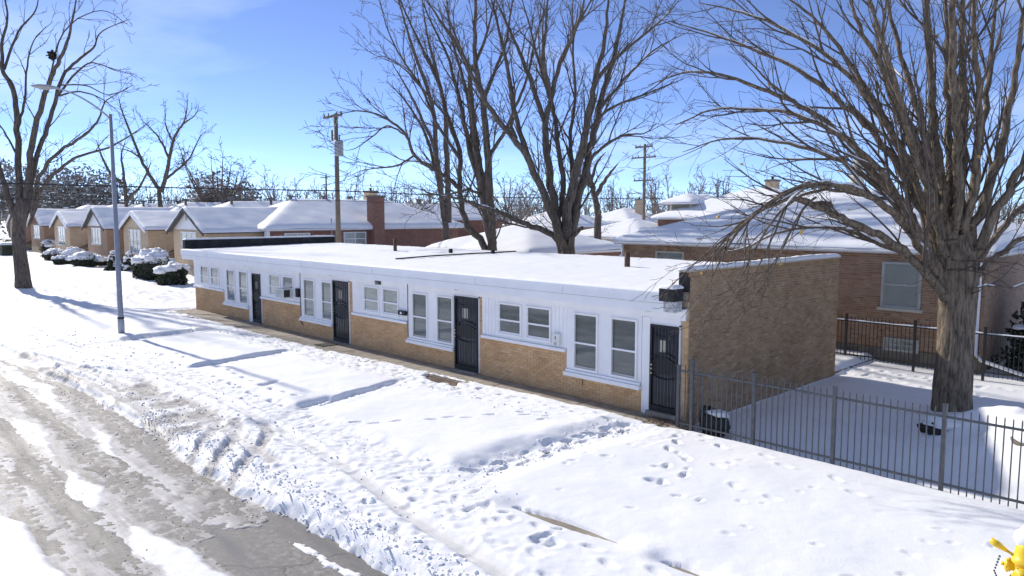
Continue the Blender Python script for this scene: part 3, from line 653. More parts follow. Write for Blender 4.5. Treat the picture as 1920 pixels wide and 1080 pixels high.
# security doors
def secdoor(u0, u1, z0, z1, i):
    if z1 < 2.12: mm = MB(); upl(mm, u0 - .035, u1 + .03, -.035, .005, z1 + .046, ZT - .002); mm.build('transom_panel', M['white'], apt)
    m = MB(); f = .055
    dz = z1 - z0; w = u1 - u0
    upl(m, u0, u0 + f, -.07, -.02, z0, z1); upl(m, u1 - f, u1, -.07, -.02, z0, z1)
    upl(m, u0 + f, u1 - f, -.07, -.02, z1 - f, z1); upl(m, u0 + f, u1 - f, -.07, -.02, z0, z0 + .12)
    dr = m.build('security_door', M['black_metal'], apt)
    m = MB(); upl(m, u0 + .01, u1 - .01, -.018, .02, z0 + .01, z1 - .01); ib = m.build('inner_door', M['navy_door'], dr)
    zc = z0 + dz * .50
    # arched centre plate
    n = 14; top = []; bot = []
    for k in range(n + 1):
        t = k / n; uu = u1 - f - t * (w - 2 * f)
        top.append((-uu, zc + .10 + .16 * math.sin(math.pi * (.15 + .70 * (1 - t))) ** 1.5)); bot.append((-uu, zc - .07 - .05 * math.sin(math.pi * t)))
    poly = bot + top[::-1]
    mm = MB(); mm.prism(poly, 1, -.035, -.050); mm.build('centre_plate', M['black_metal'], dr)
    for sgn, off in ((1, .26), (-1, -.17)):
        pts = [(-(u1 - f - k / n * (w - 2 * f)), -.050, zc + off + sgn * .10 * math.sin(math.pi * k / n) * (1 if sgn > 0 else .6)) for k in range(n + 1)]
        MB().tube(pts, .013, 6).build('scroll_bar', M['black_metal'], dr)
    pts = [(-(u0 + f + k / n * (w - 2 * f)), -.045, z1 - .20 - .06 * math.sin(math.pi * k / n)) for k in range(n + 1)]
    MB().tube(pts, .009, 6).build('scroll_bar', M['black_metal'], dr)
    nb = 7 if w > .9 else 6
    for k in range(nb):
        uu = u0 + f + (k + 1) / (nb + 1) * (w - 2 * f)
        MB().box(-uu - .007, -uu + .007, -.054, -.040, z0 + .12, z1 - f).build('bar', M['black_metal'], dr)
    MB().box(-u1 + .075, -u1 + .21, -.037, -.022, zc - .14, zc + .28).build('lock_plate', M['black_metal'], dr)
    for k, zz in enumerate((zc + .07, zc - .02, zc - .12)):
        MB().lathe([(.0, -.045), (.016, -.045), (.024, -.03), (.024, -.014), (.012, -.008), (.012, .02)], (-u1 + .075, -.078, zz), 10, 1).build('lock_knob', M['brass'], dr, True)
    MB().box(-u0 - w * .68, -u0 - w * .46, -.0215, -.0185, z1 - .62, z1 - .34).build('door_light', M['trim_beige'], ib)
    m = MB(); upl(m, u0 - .035, u0 - .002, -.04, .0, z0 - .01, z1 + .04); upl(m, u1 + .002, u1 + .03, -.04, .0, z0 - .01, z1 + .04); upl(m, u0 - .035, u1 + .03, -.04, .0, z1 + .005, z1 + .045); m.build('door_frame', M['white_trim'], apt)
    m = MB(); upl(m, u0 - .03, u1 + .03, -.16, -.0, -.05, z0 - .012); m.build('door_step', M['concrete'], apt)
for i, d in enumerate(UN): secdoor(*d['door'], *d['dz'], i)
# fascia, soffit, roof, parapets
m = MB(); m.box(-27.55, .05, -.52, -.49, 2.60, 2.83); m.box(-27.55, .05, -.475, -.445, 2.40, 2.598); m.box(-27.55, -27.52, -.47, 7.5, 2.40, 2.83)
m.box(-27.55, .05, -.535, -.489, 2.795, 2.835); m.build('fascia', M['fascia'], apt)
for xx in (-24.4, -20.3, -15.9, -11.3, -6.3, -3.1): MB().box(xx - .004, xx + .004, -.523, -.5195, 2.61, 2.79).build('fascia_joint', M['grey_board'], apt)
MB().box(-27.5, .04, -.523, -.476, 2.598, 2.606).build('step_shade_line', M['grey_board'], apt)  # added dark strip, deepens the shadow line at the fascia step
MB().box(-27.51, .04, -.444, .011, 2.425, 2.46).build('soffit', M['white'], apt)
MB().box(-27.5, CX - .26, -.485, 7.74, 2.62, 2.80).build('roof', M['tar'], apt)
pr = MB().box(CX - .215, CX - .003, -.02, 7.74, 3.16, 3.27).build('parapet', M['brown_i'], apt)
MB().box(CX - .235, CX - .222, -.03, 7.7, 2.6, 3.25).build('parapet_tar', M['tar'], apt)
MB().box(CX - .222, CX - .004, -.035, .05, 2.83, 3.25).build('parapet_tar', M['tar'], apt)
MB().box(CX - .24, CX + .025, -.045, 7.77, 3.272, 3.305).build('coping', M['trim_beige'], apt)
MB().box(-.30, CX - .01, -.56, -.20, 2.66, 2.93).build('gutter_box', M['tar'], apt)
MB().box(-.20, CX - .02, -.53, -.22, 2.43, 2.655).build('peeling_block', M['peel'], apt)
lp = MB().box(-27.5, -27.22, -.42, 7.6, 2.801, 3.30).build('parapet', M['tar'], apt)
def capsnow(name, parent, x0, x1, y0, y1, z, th, seed, step=.12, m='snow', drop=.0, hf=None, amp=.3, edge=.14):
    """a blanket of snow with rounded edges lying on a flat or shaped top; hf(x,y) gives the height of what it lies on"""
    nxx = max(4, int((x1 - x0) / step)); nyy = max(4, int((y1 - y0) / step))
    gx, gy = np.meshgrid(np.linspace(x0, x1, nxx + 1), np.linspace(y0, y1, nyy + 1))
    e = np.minimum(np.minimum(gx - x0, x1 - gx), np.minimum(gy - y0, y1 - gy))
    prof = np.sqrt(np.clip(1 - (1 - np.clip(e / edge, 0, 1)) ** 2, 0, 1))
    h = th * (.35 + .65 * prof) * (1 + amp * fbm(gx * 1.1, gy * 1.1, seed, 3)) + .012 * fbm(gx * 5, gy * 5, seed + 3, 2)
    base = (hf(gx, gy) if hf else np.full_like(gx, z)); top = base + np.maximum(h, .01)
    wob = min(.03, th * .25) * fbm(gx * 3, gy * 3, seed + 9, 2) * (e < .02)
    top_v = np.stack([gx + wob, gy + wob, top], -1).reshape(-1, 3); n = top_v.shape[0]
    ny_, nx_ = gx.shape; id_ = np.arange(n).reshape(ny_, nx_)
    F = [np.stack([id_[:-1, :-1], id_[:-1, 1:], id_[1:, 1:], id_[1:, :-1]], -1).reshape(-1, 4)]
    ring = np.concatenate([id_[0, :-1], id_[:-1, -1], id_[-1, :0:-1], id_[:0:-1, 0]])
    low = top_v[ring].copy(); low[:, 2] = base.reshape(-1)[ring] - drop; li = n + np.arange(len(ring))
    F.append(np.stack([np.roll(ring, -1), ring, li, np.roll(li, -1)], -1))
    return npmesh(name, np.concatenate([top_v, low]), np.concatenate(F), M[m], parent)
capsnow('roof_snow', apt, -27.50, CX - .25, -.515, 7.7, 2.838, .055, 3, .11, drop=.10, edge=.10, amp=.2, hf=lambda x, y: 2.825 + 0 * x + .03 * np.exp(-((x + 8) / 3) ** 2) * sst(0, 1.5, y) + .09 * sst(0, 7, y))
capsnow('coping_snow', apt, CX - .24, CX + .022, -.045, 7.76, 3.306, .085, 5, .06, edge=.08)
capsnow('coping_snow', apt, -27.51, -27.2, -.42, 7.6, 3.301, .07, 6, .08, edge=.09)
capsnow('gutter_snow', apt, -.31, CX + .0, -.57, -.19, 2.931, .09, 7, .04, edge=.14)
m = MB(); m.tube([(-13.0, 1.6, 2.93), (-13.05, 3.2, 2.97), (-12.9, 5.0, 2.995), (-12.95, 7.5, 3.0)], .028, 6); m.build('roof_flashing', M['tar'], apt)
for (px, py, z0, h, r, k) in ((741, 470, 2.93, .50, .075, 'rust'), (845, 474, 2.93, .16, .085, 'tar'), (924, 476, 2.93, .15, .085, 'tar'), (1176, 499, 2.93, .42, .085, 'rust')):
    d = 30
    for _ in range(30): p = pix(px, py, d); d *= (CAM.z - 2.96) / max(.05, CAM.z - p[2])
    MB().lathe([(r, -.15), (r, h), (r * .75, h), (r * .75, h - .06)], (p[0], min(7.3, p[1]), 2.96), 12).build('vent_pipe', M[k], apt, True)
# small fittings
for uu in (21.0, 14.2, 7.35, .75): MB().lathe([(.0, -.06), (.10, -.055), (.13, -.02), (.14, 0)], (-uu, -.26, 2.424), 14).build('porch_light', M['grey_iron' if uu > 1 else 'peel'], apt, True)
mbx = MB().box(-10.50, -10.10, -.13, -.036, 1.335, 1.475).build('mailbox', M['black_metal'], apt, bevel=.015)
MB().box(-10.36, -10.28, -.1335, -.131, 1.37, 1.44).build('name_card', M['white_trim'], mbx)
mb2 = MB().box(-17.16, -16.95, -.13, -.036, 1.37, 1.70).build('mailbox', M['black_metal'], apt, bevel=.01)
mb3 = MB().box(-3.80, -3.58, -.13, -.036, 1.20, 1.52).build('mailbox', M['ac'], apt, bevel=.012)
MB().box(-3.71, -3.685, -.1335, -.131, 1.36, 1.45).build('mail_slot', M['black_metal'], mb3)
MB().lathe([(.0, -.004), (.05, -.004), (.05, 0)], (-3.69, -.131, 1.26), 16, 1).build('emblem', M['grey_board'], mb3)
pl = MB().box(-11.96, -11.44, -.044, -.0345, 2.205, 2.345).build('number_plate', M['fascia'], apt)
def text_mesh(s, size, ext):
    c = bpy.data.curves.new('t', 'FONT'); c.body = s; c.size = size; c.extrude = ext; c.offset = .008; c.align_x = 'CENTER'; c.space_character = .92
    o = bpy.data.objects.new('t', c); COL.objects.link(o); bpy.context.view_layer.update()
    me = bpy.data.meshes.new_from_object(o.evaluated_get(bpy.context.evaluated_depsgraph_get())); bpy.data.objects.remove(o); return me
tx = mobj('house_number', text_mesh('12300', .165, .004), M['black_metal'], pl); tx.rotation_euler = (R(90), 0, 0); tx.location = Vector((-11.70, -.050, 2.215)) - org(apt)
cw = MB().tube([(-16.92, -.045, 2.3), (-16.92, -.05, 1.1), (-16.93, -.03, .9), (-16.97, -.02, .62), (-17.05, -.03, .5), (-16.8, -.03, .30)], .012, 5).build('cable', M['wire'], apt)
MB().tube([(-10.06, -.05, 2.4), (-10.06, -.05, 1.0), (-10.05, -.04, .45)], .010, 5).build('cable', M['wire'], apt)
MB().tube([(-2.9, -.02, .48), (-2.85, -.05, .42), (-2.88, -.02, .30)], .008, 5).build('cable', M['wire'], apt)
# window air conditioner
ac = thing('air_conditioner', 'white box air conditioner sticking out of the window beside a second door', 'air conditioner', (-17.85, -.3, 1.29))
a0 = MB().box(-18.16, -17.54, -.44, -.02, 1.292, 1.66).build('casing', M['ac'], ac, bevel=.015)
for k in range(7): MB().box(-18.11, -17.59, -.448, -.441, 1.33 + k * .043, 1.352 + k * .043).build('louvre', M['grey_board'], a0)
MB().box(-17.5395, -17.536, -.40, -.15, 1.34, 1.62).build('side_grille', M['dark_iron'], a0)
mat_ = MB().box(-14.35, -13.75, -.95, -.35, -.018, -.002).build('doormat', M['rubber'], None, loc=(-14.05, -.65, -.018)); tag(mat_, 'dark doormat on the walkway before the second security door from the lamp post', 'doormat')
# leaf litter by the end door
lm = bpy.data.meshes.new('leaf'); lm.from_pydata([(-.05, 0, 0), (0, -.035, .012), (.055, 0, .004), (0, .035, .014)], [], [(0, 1, 2), (0, 2, 3)]); lm.materials.append(M['leaf'])
ll = MB()
for k in range(160):
    x, y = -rnd.gauss(.3, .28), -rnd.uniform(.12, .75); a = rnd.uniform(0, 6.3); s = rnd.uniform(.4, 1.0)
    if x > -.02: x = -.02 - rnd.random() * .6
    q = [(-.05, 0), (0, -.03), (.055, 0), (0, .03)]; z = max(-.02, snow_z(x, y)) + rnd.uniform(.004, .02)
    ll.add([(x + s * (c * math.cos(a) - d * math.sin(a)), y + s * (c * math.sin(a) + d * math.cos(a)), z + rnd.uniform(0, .02)) for c, d in q], [(0, 1, 2), (0, 2, 3)])
tag(ll.build('leaf_litter', simple('litter', (.16, .10, .06), .9, .5, 20), None, loc=(-.3, -.4, 0)), 'brown leaf litter and twigs on the step by the end door', 'litter', kind='stuff')

# ------------------------------------------------------------------ neighbouring houses
def on_x(px, py, x):
    a = Vector(pix(px, py, 1)) - CAM; t = (x - CAM.x) / a.x; return CAM + a * t
def on_y(px, py, y):
    a = Vector(pix(px, py, 1)) - CAM; t = (y - CAM.y) / a.y; return CAM + a * t
def on_z(px, py, z):
    a = Vector(pix(px, py, 1)) - CAM; t = (z - CAM.z) / a.z; return CAM + a * t
def hip(parent, x0, x1, y0, y1, eave, slope, th=.15, seed=1, step=.3, mat='shingle', board='gutter', name='roof'):
    w = min(x1 - x0, y1 - y0) / 2; zr = eave + slope * w
    if x1 - x0 > y1 - y0: r0, r1 = (x0 + w, (y0 + y1) / 2, zr), (x1 - w, (y0 + y1) / 2, zr)
    else: r0, r1 = ((x0 + x1) / 2, y0 + w, zr), ((x0 + x1) / 2, y1 - w, zr)
    m = MB(); c = [(x0, y0, eave), (x1, y0, eave), (x1, y1, eave), (x0, y1, eave)]
    if x1 - x0 > y1 - y0: m.add(c + [r0, r1], [(0, 1, 5, 4), (1, 2, 5), (2, 3, 4, 5), (3, 0, 4), (3, 2, 1, 0)])
    else: m.add(c + [r0, r1], [(0, 1, 4), (1, 2, 5, 4), (2, 3, 5), (3, 0, 4, 5), (3, 2, 1, 0)])
    ro = m.build(name, M[mat], parent)
    MB().box(x0 + .02, x1 - .02, y0 + .02, y1 - .02, eave - .16, eave - .004).build('eave_board', M[board], ro)
    m = MB()
    for (a, b) in (((x0, y0), (x1, y0)), ((x1, y0), (x1, y1)), ((x1, y1), (x0, y1)), ((x0, y1), (x0, y0))): m.tube([(a[0], a[1], eave - .06), (b[0], b[1], eave - .06)], .06, 6)
    m.build('gutter', M['white_trim'], ro)
    capsnow('roof_snow', ro, x0 - .06, x1 + .06, y0 - .06, y1 + .06, 0, th, seed, step, edge=.35,
            hf=lambda x, y: eave + slope * np.clip(np.minimum(np.minimum(x - x0, x1 - x), np.minimum(y - y0, y1 - y)), -.05, 99) + .06 * np.maximum(0, fbm(x * .4, y * .4, seed + 70, 2)))
    return ro
def chimney(parent, x, y, z0, z1, w, m='far_red', pots=True):
    ch = MB().box(x - w / 2, x + w / 2, y - w / 2, y + w / 2, z0, z1).build('chimney', M[m], parent)
    MB().box(x - w / 2 - .06, x + w / 2 + .06, y - w / 2 - .06, y + w / 2 + .06, z1 - .14, z1 + .02).build('cap', M['conc_dark'], ch)
    if pots: MB().lathe([(.10, 0), (.10, .25), (.08, .26)], (x, y, z1 + .02), 10).build('flue', M['rust'], ch)
    return ch
def far_window(parent, face, a0, a1, z0, z1, pl, back='blind', panes=2, fm='white_trim', sill=True):
    """window on a wall facing -y ('y', plane y=pl) or +x ('x', plane x=pl)"""
    def bx(m, a, b, d0, d1, za, zb): (m.box(a, b, pl - d1, pl - d0, za, zb) if face == 'y' else m.box(pl + d0, pl + d1, a, b, za, zb))
    f = .07; m = MB(); bx(m, a0, a1, -.02, .06, z1 - f, z1); bx(m, a0, a1, -.02, .06, z0, z0 + f); bx(m, a0, a0 + f, -.02, .058, z0 + f, z1 - f); bx(m, a1 - f, a1, -.02, .058, z0 + f, z1 - f)
    w = m.build('window', M[fm], parent)
    m = MB()
    for k in range(1, panes):
        q = a0 + f + (a1 - a0 - 2 * f) * k / panes; bx(m, q - .03, q + .03, .0, .05, z0 + f, z1 - f)
    if panes > 1: m.build('mullion', M[fm], w)
    if panes == 2:
        m = MB(); zm = (z0 + z1) / 2
        for k in range(2): bx(m, a0 + f + (a1 - a0 - 2 * f) * k / 2 + .031, a0 + f + (a1 - a0 - 2 * f) * (k + 1) / 2 - .031, .0, .045, zm - .025, zm + .025)
        m.build('meeting_rail', M[fm], w)
    for k in range(panes):
        qa = a0 + f + (a1 - a0 - 2 * f) * k / panes + .03; qb = a0 + f + (a1 - a0 - 2 * f) * (k + 1) / panes - .03
        m = MB(); bx(m, qa, qb, .018, .022, z0 + f, z1 - f); m.build('pane', M['glass'], w)
    m = MB(); bx(m, a0 + f, a1 - f, .002, .006, z0 + f, z1 - f); m.build('blind', M[back], w)
    if sill: m = MB(); bx(m, a0 - .08, a1 + .08, -.02, .12, z0 - .09, z0 - .003); m.build('sill', M['trim_beige'], w)
    return w
BG = [  # u of the right-hand edge of the gable wing, peak, wall, gable face, trim, label
 (43.3, 4.95, 'far_tan', 'white', 'black_shutter', 'nearest bungalow of the row, white boarded gable with dark edge and red brick side wall'),
 (55.0, 4.70, 'far_tan', 'tan_stucco', 'white_trim', 'second bungalow of the row, tan gable above a wide picture window'),
 (65.9, 5.10, 'far_brown', 'white', 'black_shutter', 'third bungalow of the row, plain white gable with dark brown edge'),
 (78.4, 4.76, 'far_tan', 'tan_stucco', 'white_trim', 'fourth bungalow of the row, cream gable with slim window'),
 (89.4, 5.05, 'far_brown', 'far_red', 'trim_beige', 'fifth bungalow of the row, red gable partly behind the street tree'),
 (101.2, 4.8, 'far_brown', 'tan_stucco', 'white_trim', 'farthest bungalow of the row, seen left of the street tree trunk')]
for k, (ur, pk, wm, gm, tm, lab) in enumerate(BG):
    xr, xl = -ur, -ur - 6.1; FY = 7.0; E = 3.42; xc = (xr + xl) / 2
    h = thing('bungalow', lab, 'house', (xc, 16, 0), 'row of bungalows beyond the alley')
    wg = MB().box(xl, xr, FY, 11.2, -.2, E).build('wing_wall', M[wm], h)
    MB().box(xl - .02, xr + .02, FY - .03, 11.1, -.2, .75).build('base_course', M['stone'], wg)
    sl = (pk - E) / (xr - xc)
    g = MB().prism([(xl, E), (xr, E), (xc, pk)], 1, FY + .25, FY + .0).build('gable', M[gm], h)
    if k == 0:
        for q in (-.35, .45): MB().box(xc + q - .13, xc + q + .13, FY - .04, FY - .005, 4.05, 4.38).build('gable_vent', M['grey_board'], g)
    ov = .42
    for s in (-1, 1):      # rake boards
        x1_ = xc + s * (xr - xc + ov); z1_ = E - sl * ov; a = .24
        MB().prism([(xc, pk + .02), (x1_, z1_ + .02), (x1_, z1_ - a + .02), (xc, pk - a + .02)][::s], 1, FY - .33, FY - .40).build('rake_board', M[tm], h)
        MB().prism([(xc, pk + .03), (x1_, z1_ + .03), (x1_, z1_ - .05), (xc, pk - .05)][::s], 1, 12.0, FY - .36).build('wing_roof', M['shingle'], h)
    capsnow('wing_snow', h, xl - ov - .03, xr + ov + .03, FY - .40, 15.5, 0, .15, 40 + k, .22, edge=.22, hf=lambda x, y: E - sl * ov + .03 + sl * np.clip(np.minimum(x - (xl - ov), (xr + ov) - x), 0, 99))
    # body, hip roof
    bx0, bx1 = xl - 1.9, xr + .95
    bw = MB().box(bx0, bx1, 11.2, 29, -.2, E).build('body_wall', M['far_red' if k == 0 else wm], h)
    hip(h, bx0 - .5, bx1 + .5, 10.7, 29.5, E + .03, .44, .17, 60 + k, .3)
    MB().box(bx1 - .08, bx1 + .30, 10.85, 11.1, .6, E - .1).build('porch_post', M['white_trim'], h)
    # front window, door, steps
    far_window(h, 'y', xc - 1.45, xc + 1.35, 1.25 if k % 2 else 1.7, 3.25, FY - .005, 'curtain' if k in (0, 3) else 'blind', 3)
    dr = MB().box(xr + .08, xr + .86, 11.13, 11.19, .75, 2.9).build('door', M['brown_door' if k != 1 else 'black_shutter'], h)
    MB().lathe([(0, -.06), (.04, -.05), (.04, 0)], (xr + .18, 11.12, 1.8), 8, 1).build('handle', M['brass'], dr)
    st = MB()
    for q in range(5): st.box(xr + .05, xr + 1.35, 7.6 + q * .32, 9.3, -.1, .16 * (q + 1))
    st.box(xr + .05, xr + 1.6, 9.302, 11.15, -.1, .79); sto = st.build('steps', M['conc_dark'], h)
    for xx in (xr + .12, xr + 1.30):
        rl = MB(); rl.tube([(xx, 7.4, .85), (xx, 9.3, 1.72), (xx, 11.0, 1.72)], .035, 6)
        for q in range(8): y = 7.5 + q * .48; rl.tube([(xx, y, .0 if y < 7.6 else min(.8, .5 * (y - 7.5))), (xx, y, .85 + min(.87, .458 * (y - 7.4)))], .014, 4)
        rl.build('railing', M['trim_beige'] if k % 2 == 0 else M['rust'], sto)
    if k == 0:
        for (pa, pb, za, zb, px_) in ((644, 686, 2.05, 3.12, 0), (533, 581, 2.35, 3.12, 0)):
            ya, yb = on_x(pa, 440, bx1).y, on_x(pb, 440, bx1).y; far_window(h, 'x', ya, yb, za, zb, bx1 + .005, 'grey_board', 2)
        yc = on_x(698, 420, bx1).y; c = chimney(h, bx1 + .22, yc + .2, -.2, 6.0, 1.0, 'far_red', False)
        MB().tube([(bx1 + .1, on_x(620, 420, bx1).y, 2.4), (bx1 + .1, on_x(620, 420, bx1).y, 4.2)], .05, 6).build('service_mast', M['galv'], h)
        for q in (15.5, 18.5, 21): MB().lathe([(.0, .3), (.25, .28), (.28, .2), (.1, .1), (.1, -.3)], (xc - .9, q, 5.75), 10).build('roof_vent', M['shingle'], h, True)
        chimney(h, xc - 2.2, 24, 4.6, 6.6, .9, 'far_tan')
    elif k < 4:
        for q in (15.2, 19): MB().lathe([(.0, .34), (.3, .3), (.34, .2), (.12, .1), (.12, -.4)], (xc + .3, q, 5.75), 10).build('roof_vent', M['shingle'], h, True)

# the brick house to the right, behind the apartment row
rh = thing('brick_house', 'orange brick house with snowy hip roof and white downspout behind the big tree', 'house', (-3.6, 15, -.2))
RX0, RX1, RY = -10.25, 2.95, 11.0
rw = MB().box(RX0, RX1, RY + .012, 21.5, -.5, 3.42).build('wall', M['mortar_red'], rh)
holes = [(.10, 1.26, 1.58, 3.02), (.25, 1.28, .22, .63), (-8.52, -7.2, 1.5, 3.06)]
def cut_rect(r, hs):
    out = [r]
    for (a, b, c, d) in hs:
        nxt = []
        for (x0, x1, z0, z1) in out:
            if b <= x0 or a >= x1 or d <= z0 or c >= z1: nxt.append((x0, x1, z0, z1)); continue
            if a > x0: nxt.append((x0, a, z0, z1))
            if b < x1: nxt.append((b, x1, z0, z1))
            if c > z0: nxt.append((max(a, x0), min(b, x1), z0, c))
            if d < z1: nxt.append((max(a, x0), min(b, x1), d, z1))
        out = nxt
    return out
_BL, _BH = BL, BH; BH = .0625; GAP = .0125
fr_, cu_ = lay(cut_rect((RX0, RX1, .28, 3.40), holes), .28); masonry(rw, [('y', *b, RY) for b in fr_ + cu_], 'redb', 280)
BH = _BH; GAP = .0105
MB().box(RX0 - .03, RX1 + .03, RY - .05, RY + .3, -.5, .275).build('base_course', M['conc_dark'], rh)
MB().box(RX1 - .012, RX1 + .003, RY + .02, 21.5, -.5, 3.41).build('end_wall', M['far_brown'], rh)
hip(rh, RX0 - .12, RX1 + .4, RY - .4, 22.0, 3.45, .335, .12, 91, .22)
def sash(a0, a1, z0, z1, pl, fm, back, par):
    return far_window(par, 'y', a0, a1, z0, z1, pl, back, 1, fm)
w_ = far_window(rh, 'y', .10, 1.26, 1.58, 3.02, RY - .002, 'shade_white', 1, 'grey_board'); MB().box(.17, 1.19, RY - .03, RY + .015, 2.28, 2.34).build('meeting_rail', M['grey_board'], w_)
far_window(rh, 'y', .25, 1.28, .22, .63, RY + .0, 'curtain', 2, 'grey_board', False)
w_ = far_window(rh, 'y', -8.52, -7.2, 1.5, 3.06, RY - .002, 'shade_white', 1, 'trim_beige')
m = MB()
n = 10
for k in range(n):
    t0, t1 = math.pi * (.28 + .44 * k / n), math.pi * (.28 + .44 * (k + 1) / n); c0 = (-7.86, 2.16); r0, r1 = .93, 1.08
    m.prism([(c0[0] + r0 * math.cos(t0), c0[1] + r0 * math.sin(t0)), (c0[0] + r1 * math.cos(t0), c0[1] + r1 * math.sin(t0)), (c0[0] + r1 * math.cos(t1), c0[1] + r1 * math.sin(t1)), (c0[0] + r0 * math.cos(t1), c0[1] + r0 * math.sin(t1))], 1, RY - .004, RY - .03)
m.build('arch', M['redb_i'], w_)
ds = MB().tube([(RX1 - .12, RY - .35, 3.35), (RX1 - .12, RY - .12, 3.15), (RX1 - .12, RY - .12, .45), (RX1 + .05, RY - .2, .28), (RX1 + 1.6, RY - .6, -.02)], .055, 8).build('downspout', M['white_trim'], rh, True)
MB().tube([(RX0 + .15, RY - .12, 3.3), (RX0 + .15, RY - .12, -.2)], .05, 8).build('downspout', M['white_trim'], rh, True)
for (px, py, y, kind) in ((1660, 372, 15.2, 'box'), (1540, 390, 14.2, 'turbine'), (1606, 345, 18.5, 'cone'), (1448, 348, 17, 'none')):
    p = on_y(px, py, y)
    if kind == 'box': o = MB().box(p.x - .35, p.x + .35, p.y - .3, p.y + .4, p.z - .45, p.z + .18).build('roof_vent', M['white_trim'], rh, bevel=.05); MB().box(p.x - .15, p.x + .15, p.y - .31, p.y - .305, p.z - .12, p.z + .06).build('vent_hole', M['tar'], o); capsnow('vent_snow', o, p.x - .4, p.x + .4, p.y - .35, p.y + .45, p.z + .181, .12, 4, .1)
    elif kind == 'turbine': MB().lathe([(.14, -.5), (.14, -.12), (.34, -.02), (.40, .10), (.30, .24), (.0, .28)], p, 14).build('turbine_vent', M['rust'], rh, True)
    elif kind == 'cone': MB().lathe([(.35, -.8), (.30, .0), (.22, .7), (.14, 1.0)], p, 12).build('flue_cone', M['trim_beige'], rh, True)

# garages and houses farther back
def small_house(name, label, cat, x0, x1, y0, y1, eave, slope, wallm, seed, group=None, hipped=True, th=.16):
    t = thing(name, label, cat, ((x0 + x1) / 2, (y0 + y1) / 2, 0), group)
    MB().box(x0 + .35, x1 - .35, y0 + .35, y1 - .35, -.3, eave - .01).build('wall', M[wallm], t)
    hip(t, x0, x1, y0, y1, eave, slope, th, seed, .3, board='trim_beige'); return t
small_house('garage', 'snow covered pyramid roof garage just behind the long flat roof', 'garage', -25.6, -17.2, 12.6, 20.6, 2.55, .33, 'far_red', 101)
p0 = on_z(1082, 439, 2.55); 
GX0, GY = -27.8, 32.5
gb = small_house('garage', 'garage with brown panelled doors and cream trim beyond the white fence', 'garage', on_y(1076, 440, 32.2).x, on_y(1212, 440, 32.2).x, 31.8, 39.5, 2.75, .36, 'trim_beige', 102)
for (a, b) in ((1087, 1105), (1107, 1155), (1157, 1193)):
    xa, xb = on_y(a, 460, 32.1).x, on_y(b, 460, 32.1).x; d = MB().box(xa + .05, xb - .05, 32.08, 32.14, -.2, 2.25).build('garage_door', M['brown_door'], gb)
    for q in range(4): MB().box(xa + .1, xb - .1, 32.06, 32.078, .1 + q * .53, .55 + q * .53).build('panel', M['brown_door'], d)
p0 = on_y(1262, 400, 40).x; p1 = on_y(1440, 400, 40).x
bh = small_house('house', 'snowy roofed house with a louvred dormer left of the brick house roof', 'house', on_y(1222, 400, 36).x, on_y(1222, 400, 36).x + 13, 36, 47, 4.25, .40, 'far_red', 103)
dx = on_y(1281, 385, 38).x; dm = MB().box(dx - 1.0, dx + 1.0, 37.6, 42, 4.3, 5.45).build('dormer', M['trim_beige'], bh)
for q in range(6): MB().box(dx - .8, dx + .8, 37.55, 37.598, 4.7 + q * .11, 4.75 + q * .11).build('louvre', M['conc_dark'], dm)
hip(bh, dx - 1.5, dx + 1.5, 37.0, 43, 5.45, .38, .14, 104, .25, name='dormer_roof')
chimney(bh, dx + 5.5, 42, 4, 7.2, .8, 'far_tan')
gh = thing('house', 'red brick gabled house seen past the chimney of the nearest bungalow', 'house', (-49, 42, 0))
gx = on_y(760, 400, 44).x; sl = .42; hw = 4.6
MB().box(gx - hw, gx + hw, 44, 58, -.2, 3.9).build('wall', M['far_red'], gh)
MB().prism([(gx - hw, 3.9), (gx + hw, 3.9), (gx, 3.9 + sl * hw)], 1, 44.2, 44.0).build('gable', M['far_red'], gh)
for s in (-1, 1): MB().prism([(gx, 3.95 + sl * hw), (gx + s * (hw + .5), 3.95 - sl * .5), (gx + s * (hw + .5), 3.7 - sl * .5), (gx, 3.7 + sl * hw)][::s], 1, 43.75, 43.6).build('rake_board', M['white_trim'], gh)
capsnow('roof_snow', gh, gx - hw - .5, gx + hw + .5, 43.6, 58.4, 0, .15, 107, .35, edge=.3, hf=lambda x, y: 3.95 - sl * .5 + sl * np.clip(np.minimum(x - (gx - hw - .5), gx + hw + .5 - x), 0, 99))
chimney(gh, gx + .3, 46, 5.2, 6.5, .5)
lh = thing('house', 'pale gabled house with blue shaded snow roof behind the bungalow row', 'house', (-130, 40, 0))
xa = on_y(105, 380, 38).x; sl = .5; hw = 4.2
MB().box(xa - 1, xa + 24, 38, 38 + 2 * hw, -.2, 4.6).build('wall', M['trim_beige'], lh)
MB().prism([(38, 4.6), (38 + 2 * hw, 4.6), (38 + hw, 4.6 + sl * hw)], 0, xa - 1, xa + 24).build('gable', M['white'], lh)
capsnow('roof_snow', lh, xa - 1.6, xa + 24.6, 37.5, 38.5 + 2 * hw, 0, .12, 109, .45, edge=.3, hf=lambda x, y: 4.45 + sl * np.clip(np.minimum(y - 37.5, 38.5 + 2 * hw - y), 0, 99))
for (px0, px1, yy, ev, lab, sd) in ((940, 1062, 52, 3.1, 'low snow covered roof seen between the two yard trees', 111), (1085, 1180, 62, 3.6, 'wide snowy roof behind the garage with brown doors', 112), (800, 900, 60, 3.4, 'snow roofed house behind the slender tree stems', 113)):
    a, b = on_y(px0, 400, yy).x, on_y(px1, 400, yy).x; t = small_house('house', lab, 'house', a, b, yy, yy + 10, ev, .38, 'far_brown', sd, 'houses beyond the alley')
    chimney(t, (a + b) / 2 + 2, yy + 5, ev, ev + 2.9, .8, 'far_tan')
